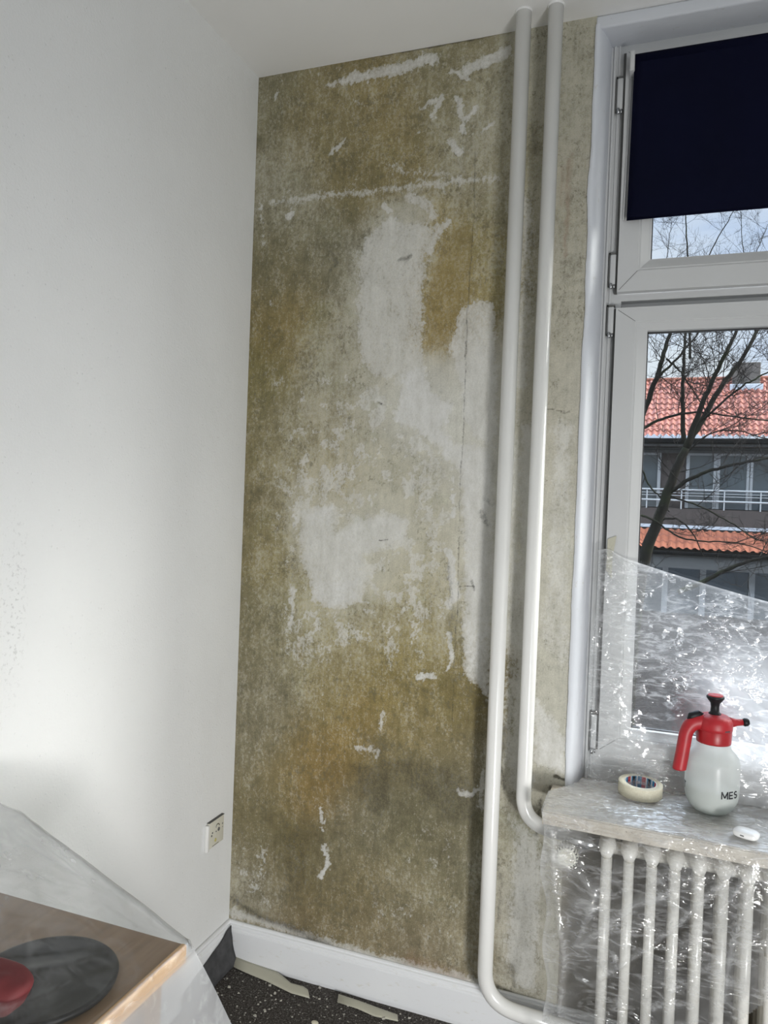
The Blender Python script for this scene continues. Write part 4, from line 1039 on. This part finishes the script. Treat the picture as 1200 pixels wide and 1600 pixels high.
# film: taut hull from the box to the table edges, then skirts hanging down
P0 = at(28, 1276, 1, TCY-.005)   # ridge point seen against the wall
def ridge_z(x):     # height of the ridge above the far edge
    f = (TCX-x)/(TCX-P0.x); f = max(0, f)
    zr = TT+.006+(P0.z-TT-.006)*min(f, 1)+max(0, f-1)*.06
    return zr
def film_table():
    vs = []; fs = []
    NX, NY = 80, 110; xs = [ .004+(TCX+.006-.004)*i/NX for i in range(NX+1)]; ys = [TCY+.006-(.9)*j/NY for j in range(NY+1)]
    rows = []
    # path across: far skirt (rows going down behind), top, near rows
    grid = []
    far = [(.62, .25), (.45, .185), (.30, .125), (.18, .078), (.08, .034), (.03, .012)]
    side = 26
    def top(x, y):
        f = max(0, (TCX-x)/(TCX-P0.x)); g = (TCY-y)
        z = ridge_z(x); ang = math.atan2(g+.01, TCX-x+.012); rr_ = math.hypot(g, TCX-x); z += .030*rr_*(ridged(Vector((ang*5.0, 2.3, 0)), 2)-.5)*math.sin(min(1, ang)*math.pi*.5)*min(1, g*14)
        # surface sinks a little behind the box towards the near end
        sag = -.012*math.sin(min(1, f)*math.pi)*(1-math.exp(-g*6))
        return z+sag-.02*f*g+.0045*mn.noise(Vector((x*9, y*6, 1)))*min(1, f*3)+.0022*ridged(Vector((x*5-y*9, y*4+x*9, 6)), 2)*min(1, f*4)+.0015*ridged(Vector((x*14+y*5, y*9, 3)), 3)*min(1, f*4)
    for (dz, dy) in far:
        row = []
        for x in xs:
            zz = top(x, TCY+.006)-dz
            row.append((min(x, TCX)+(.19*dz if x > TCX else 0), TCY+.006+dy*(x/TCX)**.5+.004*math.sin(x*40)*dz*5, zz))
        # corner fan then side skirt point
        cx0, cy0 = TCX+.006, TCY+.006
        for k in range(1, side+1):
            f = k/side; drop = .74*f**1.0
            row.append((cx0+dy*.7+(.10*drop+.02*math.sin(f*5)*drop), cy0+dy*(1-.2*f), max(.02, min(row[NX][2], TT+.006-dz*.0)-drop)))
        grid.append(row)
    for j, y in enumerate(ys):
        row = [(x, y, top(x, y)) for x in xs]
        for k in range(1, side+1):
            f = k/side; drop = .74*f
            fold = .030*math.sin(y*16+.6*math.sin(y*7))+.014*math.sin(y*41+1)
            edge_in = math.exp(-j/5.0)
            ox = (.19*drop)+(fold*(1-edge_in))*min(1, drop*2.2)+.045*edge_in*drop+.004*mn.noise(Vector((y*20, drop*9, 2)))
            row.append((TCX+.007+max(0.0, ox), y+edge_in*.42*drop, TT+.004-drop))
        grid.append(row)
    M = len(grid[0])
    for r in grid: vs += r
    for i in range(len(grid)-1):
        for j in range(M-1):
            if i < len(far) and j >= NX: continue
            fs.append((i*M+j, i*M+j+1, (i+1)*M+j+1, (i+1)*M+j))
    me = mesh(vs, fs); at_ = me.attributes.new('haze', 'FLOAT', 'POINT'); hz = []
    for n_, v in enumerate(vs):
        col_ = n_ % M; row_ = n_//M
        if col_ > NX: h_ = .42+.20*mn.noise(Vector((v[0]*8, v[1]*8, v[2]*8)))
        elif row_ < len(far): h_ = .16
        else: gg = TCY-v[1]; ff_ = (TCX-v[0]); h_ = .028+2.7*max(0, v[2]-TT-.030)+.16*math.exp(-((gg-.10*ff_-.004)/.006)**2)*min(1, ff_*5)+.02*mn.noise(Vector((v[0]*10, v[1]*10, 1)))
        hz.append(max(.03, h_))
    at_.data.foreach_set('value', hz)
    o = link('plastic_film', me, MAT['table_film'], None, True)
    tag(o, 'translucent plastic film stretched over the table and its contents, hanging to the floor', 'plastic film')
film_table()

# ------------------------------------------------------------------ outside: street, house, trees
box_g = bmesh.new(); bx(box_g, -60, 70, 1.0, 80, -8.2, -8.0); o = struct('street', box_g, MAT['street_ground']); del o['kind']; tag(o, 'dark street ground far below the window', 'street', kind='structure')
YF = 28.0
hs = empty('apartment_house', (3, YF, -8), 'brown brick apartment house with red tiled roof across the street', 'building')
def roof(name, x0, x1, z0, y0, rows, run, rise, pitch, mat, amp=.035):
    """interlocking pantiles: wavy columns, stepped rows"""
    ncol = int((x1-x0)/pitch); SU = 8
    vs = []; fs = []
    L = []
    for r in range(rows):
        L.append((r, .0)); L.append((r+.97, 1.0))
    for (r, s) in L:
        rr = int(r) if s == 0 else int(r-.5)
        for i in range(ncol*SU+1):
            u = i/SU; ph = (u % 1.0)
            wv = amp*math.sin(ph*2*math.pi)*.8+amp*.5*(1 if ph < .5 else 0)
            y = y0+run*r; z = z0+rise*r+wv+(.055 if s == 0 else .0)
            zo = -.03*max(0, math.sin(ph*2*math.pi)) if s == 0 else 0
            vs.append((x0+u*pitch, y, z+zo*0))
    M = ncol*SU+1
    for i in range(len(L)-1):
        for j in range(M-1): fs.append((i*M+j, i*M+j+1, (i+1)*M+j+1, (i+1)*M+j))
    return link(name, mesh(vs, fs), mat, hs, False)
XA, XB = -4.0, 13.0
roof('roof', XA, XB, 4.36, YF-.45, 11, .235, .232, .215, MAT['roof_tile_red'])
box('ridge_cap', XA, XB, YF+2.05, YF+2.25, 6.83, 6.98, MAT['roof_tile_orange'], hs, .05)
box('gutter', XA, XB, YF-.62, YF-.44, 4.10, 4.30, MAT['dark_gutter'], hs, .05)
box('soffit', XA, XB, YF-.5, YF+.1, 4.02, 4.12, MAT['grey_cladding'], hs)
bm = bmesh.new(); bx(bm, XA, XB, YF, YF+4.4, -8, 1.0); bx(bm, XA, XB, YF+.22, YF+4.4, .9, 4.3); link('wall', bm_mesh(bm), MAT['brown_brick'], hs)
box('cladding_band', XA, XB, YF+.10, YF+.24, 3.80, 4.05, MAT['grey_cladding'], hs)
box('parapet_band', XA, XB, YF-.05, YF+.1, 1.06, 1.72, MAT['brown_brick'], hs)
bm = bmesh.new()
for z in (3.92, 4.0): bx(bm, XA, XB, YF+.085, YF+.10, z, z+.012)
link('board_joint', bm_mesh(bm), MAT['dark_gutter'], hs)
# upper windows: (px left, px right) of the dark panes
def fx(px, py=745): return at(px, py, 1, YF).x
panes = [(985, 1027), (1077, 1115), (1125, 1167), (1177, 1212), (1222, 1262), (950, 978)]
for a_, b_ in panes:
    x0, x1 = fx(a_), fx(b_); z0, z1 = 1.85, 3.72
    bm = bmesh.new(); e = .115
    bx(bm, x0-e, x0, YF+.10, YF+.24, z0-.1, z1+.08); bx(bm, x1, x1+e, YF+.10, YF+.24, z0-.1, z1+.08); bx(bm, x0, x1, YF+.10, YF+.24, z1, z1+.08)
    f_ = link('window', bm_mesh(bm), MAT['facade_white'], hs)
    box('pane', x0, x1, YF+.16, YF+.20, z0-.1, z1, MAT['house_glass'], f_)
bm = bmesh.new()
for z in (2.42, 2.02): tube_into(bm, [(XA, YF-.05, z), (XB, YF-.05, z)], .035, 8)
for z in (2.30, 2.20): tube_into(bm, [(XA, YF-.05, z), (XB, YF-.05, z)], .012, 6)
for px in (1012, 1066, 1133, 1190, 1240): tube_into(bm, [(fx(px), YF-.05, 1.7), (fx(px), YF-.05, 2.42)], .025, 8)
link('balcony_rail', bm_mesh(bm), MAT['rail_white'], hs)
# lower tiled skirt roof
roof('skirt_roof', XA, XB, .22, YF-1.05, 3, .33, .235, .27, MAT['roof_tile_orange'], .03)
box('roof_flashing', XA, XB, YF-.06, YF-.02, .98, 1.10, MAT['flashing'], hs)
box('skirt_gutter', XA, XB, YF-1.20, YF-1.04, .03, .17, MAT['dark_gutter'], hs, .04)
box('skirt_fascia', XA, XB, YF-1.05, YF-.95, -.45, .05, MAT['grey_cladding'], hs)
box('lower_recess', XA, XB, YF-.05, YF+.0, -2.2, -.45, MAT['house_glass'], hs)
for px in (1040, 1100, 1178, 1240):
    x_ = at(px, 890, 1, YF-.6).x; box('window_post', x_-.1, x_+.1, YF-.2, YF-.06, -2.2, -.45, MAT['facade_white'], hs)
ch = box('chimney', 3.75, 4.72, YF+1.7, YF+2.6, 6.2, 7.45, MAT['chimney_block'], hs, .03)
box('chimney_flashing', 3.66, 4.82, YF+1.58, YF+2.6, 6.15, 6.60, MAT['flashing'], hs, .02)

def branch_pts(pts, n=6, jit=.02, rg=random):
    P = smooth_path(pts, n); return [p+Vector((rg.uniform(-1, 1), rg.uniform(-1, 1), rg.uniform(-1, 1)))*jit for p in P]
def tree(name, label, ydist, mains, seed, twig_n, root_px=None, thick=1.0):
    rg = random.Random(seed); tr0 = empty(name, (at(mains[0][0][0][0], mains[0][0][0][1], 1, ydist).x, ydist, -8), label, 'tree')
    big = bmesh.new(); tw = bmesh.new(); cnt = [0]
    def twig(p, d, L, r, depth):
        n = 5; pts = [p]; dd = d.copy(); q_ = p.copy()
        for k in range(n):
            dd = (dd+Vector((rg.uniform(-1, 1), rg.uniform(-1, 1), rg.uniform(-.7, 1)))*.22).normalized(); q_ = q_+dd*L/n; pts.append(q_.copy())
        tube_into(tw, pts, [r*(1-.75*k/n) for k in range(n+1)], 4, False)
        if depth > 0:
            for k in range(1, n+1):
                for _ in range(rg.choice([1, 1, 2])):
                    sd = Vector((rg.uniform(-1, 1), rg.uniform(-.8, .8), rg.uniform(-.5, 1.1))).normalized()
                    twig(pts[k], (dd*.7+sd).normalized(), L*rg.uniform(.35, .6), r*.62, depth-1)
    for (pl, r0, r1, tn) in mains:
        pts = [at(px, py, 1, ydist+yo) for px, py, yo in pl]
        P = branch_pts(pts, 6, .008, rg); n = len(P)
        tube_into(big, P, [(r0+(r1-r0)*i/(n-1))*thick for i in range(n)], 8)
        for _ in range(tn):
            i = rg.randrange(n//5, n-1); tdir = (P[i+1]-P[i]).normalized()
            sd = Vector((rg.uniform(-1, 1), rg.uniform(-.7, .7), rg.uniform(-.4, .9))).normalized()
            twig(P[i], (tdir*.6+sd).normalized(), rg.uniform(.35, .95)*twig_n, .0065*thick*twig_n**.5, 2)
    link('branch', bm_mesh(big), MAT['bark'], tr0, True); link('twigs', bm_mesh(tw), MAT['twig_bark'], tr0, False)
Y1 = 8.5
mains = [
 ([(960,1500,0),(985,1050,0),(1003,890,0),(1028,815,0),(1050,750,0),(1072,700,0)], .115, .062, 6),
 ([(1072,700,0),(1098,655,.1),(1130,600,.2),(1160,560,.3),(1190,500,.4),(1215,430,.5)], .052, .020, 13),
 ([(1072,700,0),(1090,650,-.1),(1110,602,-.2),(1135,550,-.3),(1152,512,-.3),(1170,440,-.4)], .046, .018, 12),
 ([(1068,690,0),(1067,640,.1),(1067,600,.1),(1069,555,.2),(1072,510,.2),(1078,440,.2)], .038, .014, 11),
 ([(960,760,.2),(1000,660,.1),(1025,592,0),(1038,550,0),(1048,515,0),(1062,440,0)], .050, .022, 10),
 ([(1020,600,0),(1036,582,0),(1062,556,.1),(1092,518,.2),(1120,470,.2)], .024, .010, 6),
 ([(990,680,0),(1022,660,0),(1060,647,0),(1100,645,.1),(1150,652,.1),(1215,660,.2)], .026, .009, 10),
 ([(1040,775,0),(1072,752,-.1),(1108,736,-.2),(1150,726,-.3),(1215,712,-.3)], .034, .016, 8),
 ([(985,800,0),(1020,812,-.1),(1060,838,-.2),(1100,846,-.2),(1150,848,-.2),(1215,868,-.2)], .018, .007, 8),
 ([(1030,812,0),(1060,812,0),(1085,838,0),(1098,868,0)], .018, .007, 4),
 ([(1060,925,-.4),(1108,905,-.4),(1150,884,-.4),(1215,866,-.4)], .038, .022, 5),
 ([(1040,560,0),(1062,580,0),(1076,600,0),(1110,655,.1)], .016, .009, 4),
 ([(1100,655,0),(1150,610,0),(1180,592,0),(1215,575,0)], .018, .010, 7),
 ([(1050,745,0),(1090,690,0),(1140,672,0),(1215,690,0)], .014, .008, 8),
 ([(1045,775,0),(1090,790,-.1),(1140,815,-.1),(1180,842,-.1),(1215,850,0)], .014, .006, 7),
 ([(1002,730,0),(1015,760,0),(1030,775,0),(1045,800,0)], .015, .008, 3)]
tree('bare_tree', 'leafless tree with dark forked branches close outside the lower window pane', Y1, [(a, b*.85, c*.8, max(2, int(d*.9))) for a, b, c, d in mains], 5, .9)
mains2 = [([(1078,560,0),(1076,470,0),(1074,400,0),(1072,350,0),(1070,320,0)], .050, .012, 16), ([(1120,520,0),(1098,470,0),(1108,400,0),(1138,345,0),(1150,320,0)], .035, .010, 13),
 ([(1020,480,0),(1040,410,0),(1046,370,0),(1050,345,0)], .022, .008, 8), ([(1180,520,0),(1168,430,0),(1160,380,0),(1158,330,0)], .026, .009, 8), ([(1160,470,0),(1180,400,0),(1200,350,0)], .026, .009, 8)]
tree('bare_tree', 'leafless treetop with fine upright twigs seen through the upper window pane', 15.0, mains2, 9, .95, thick=.55)
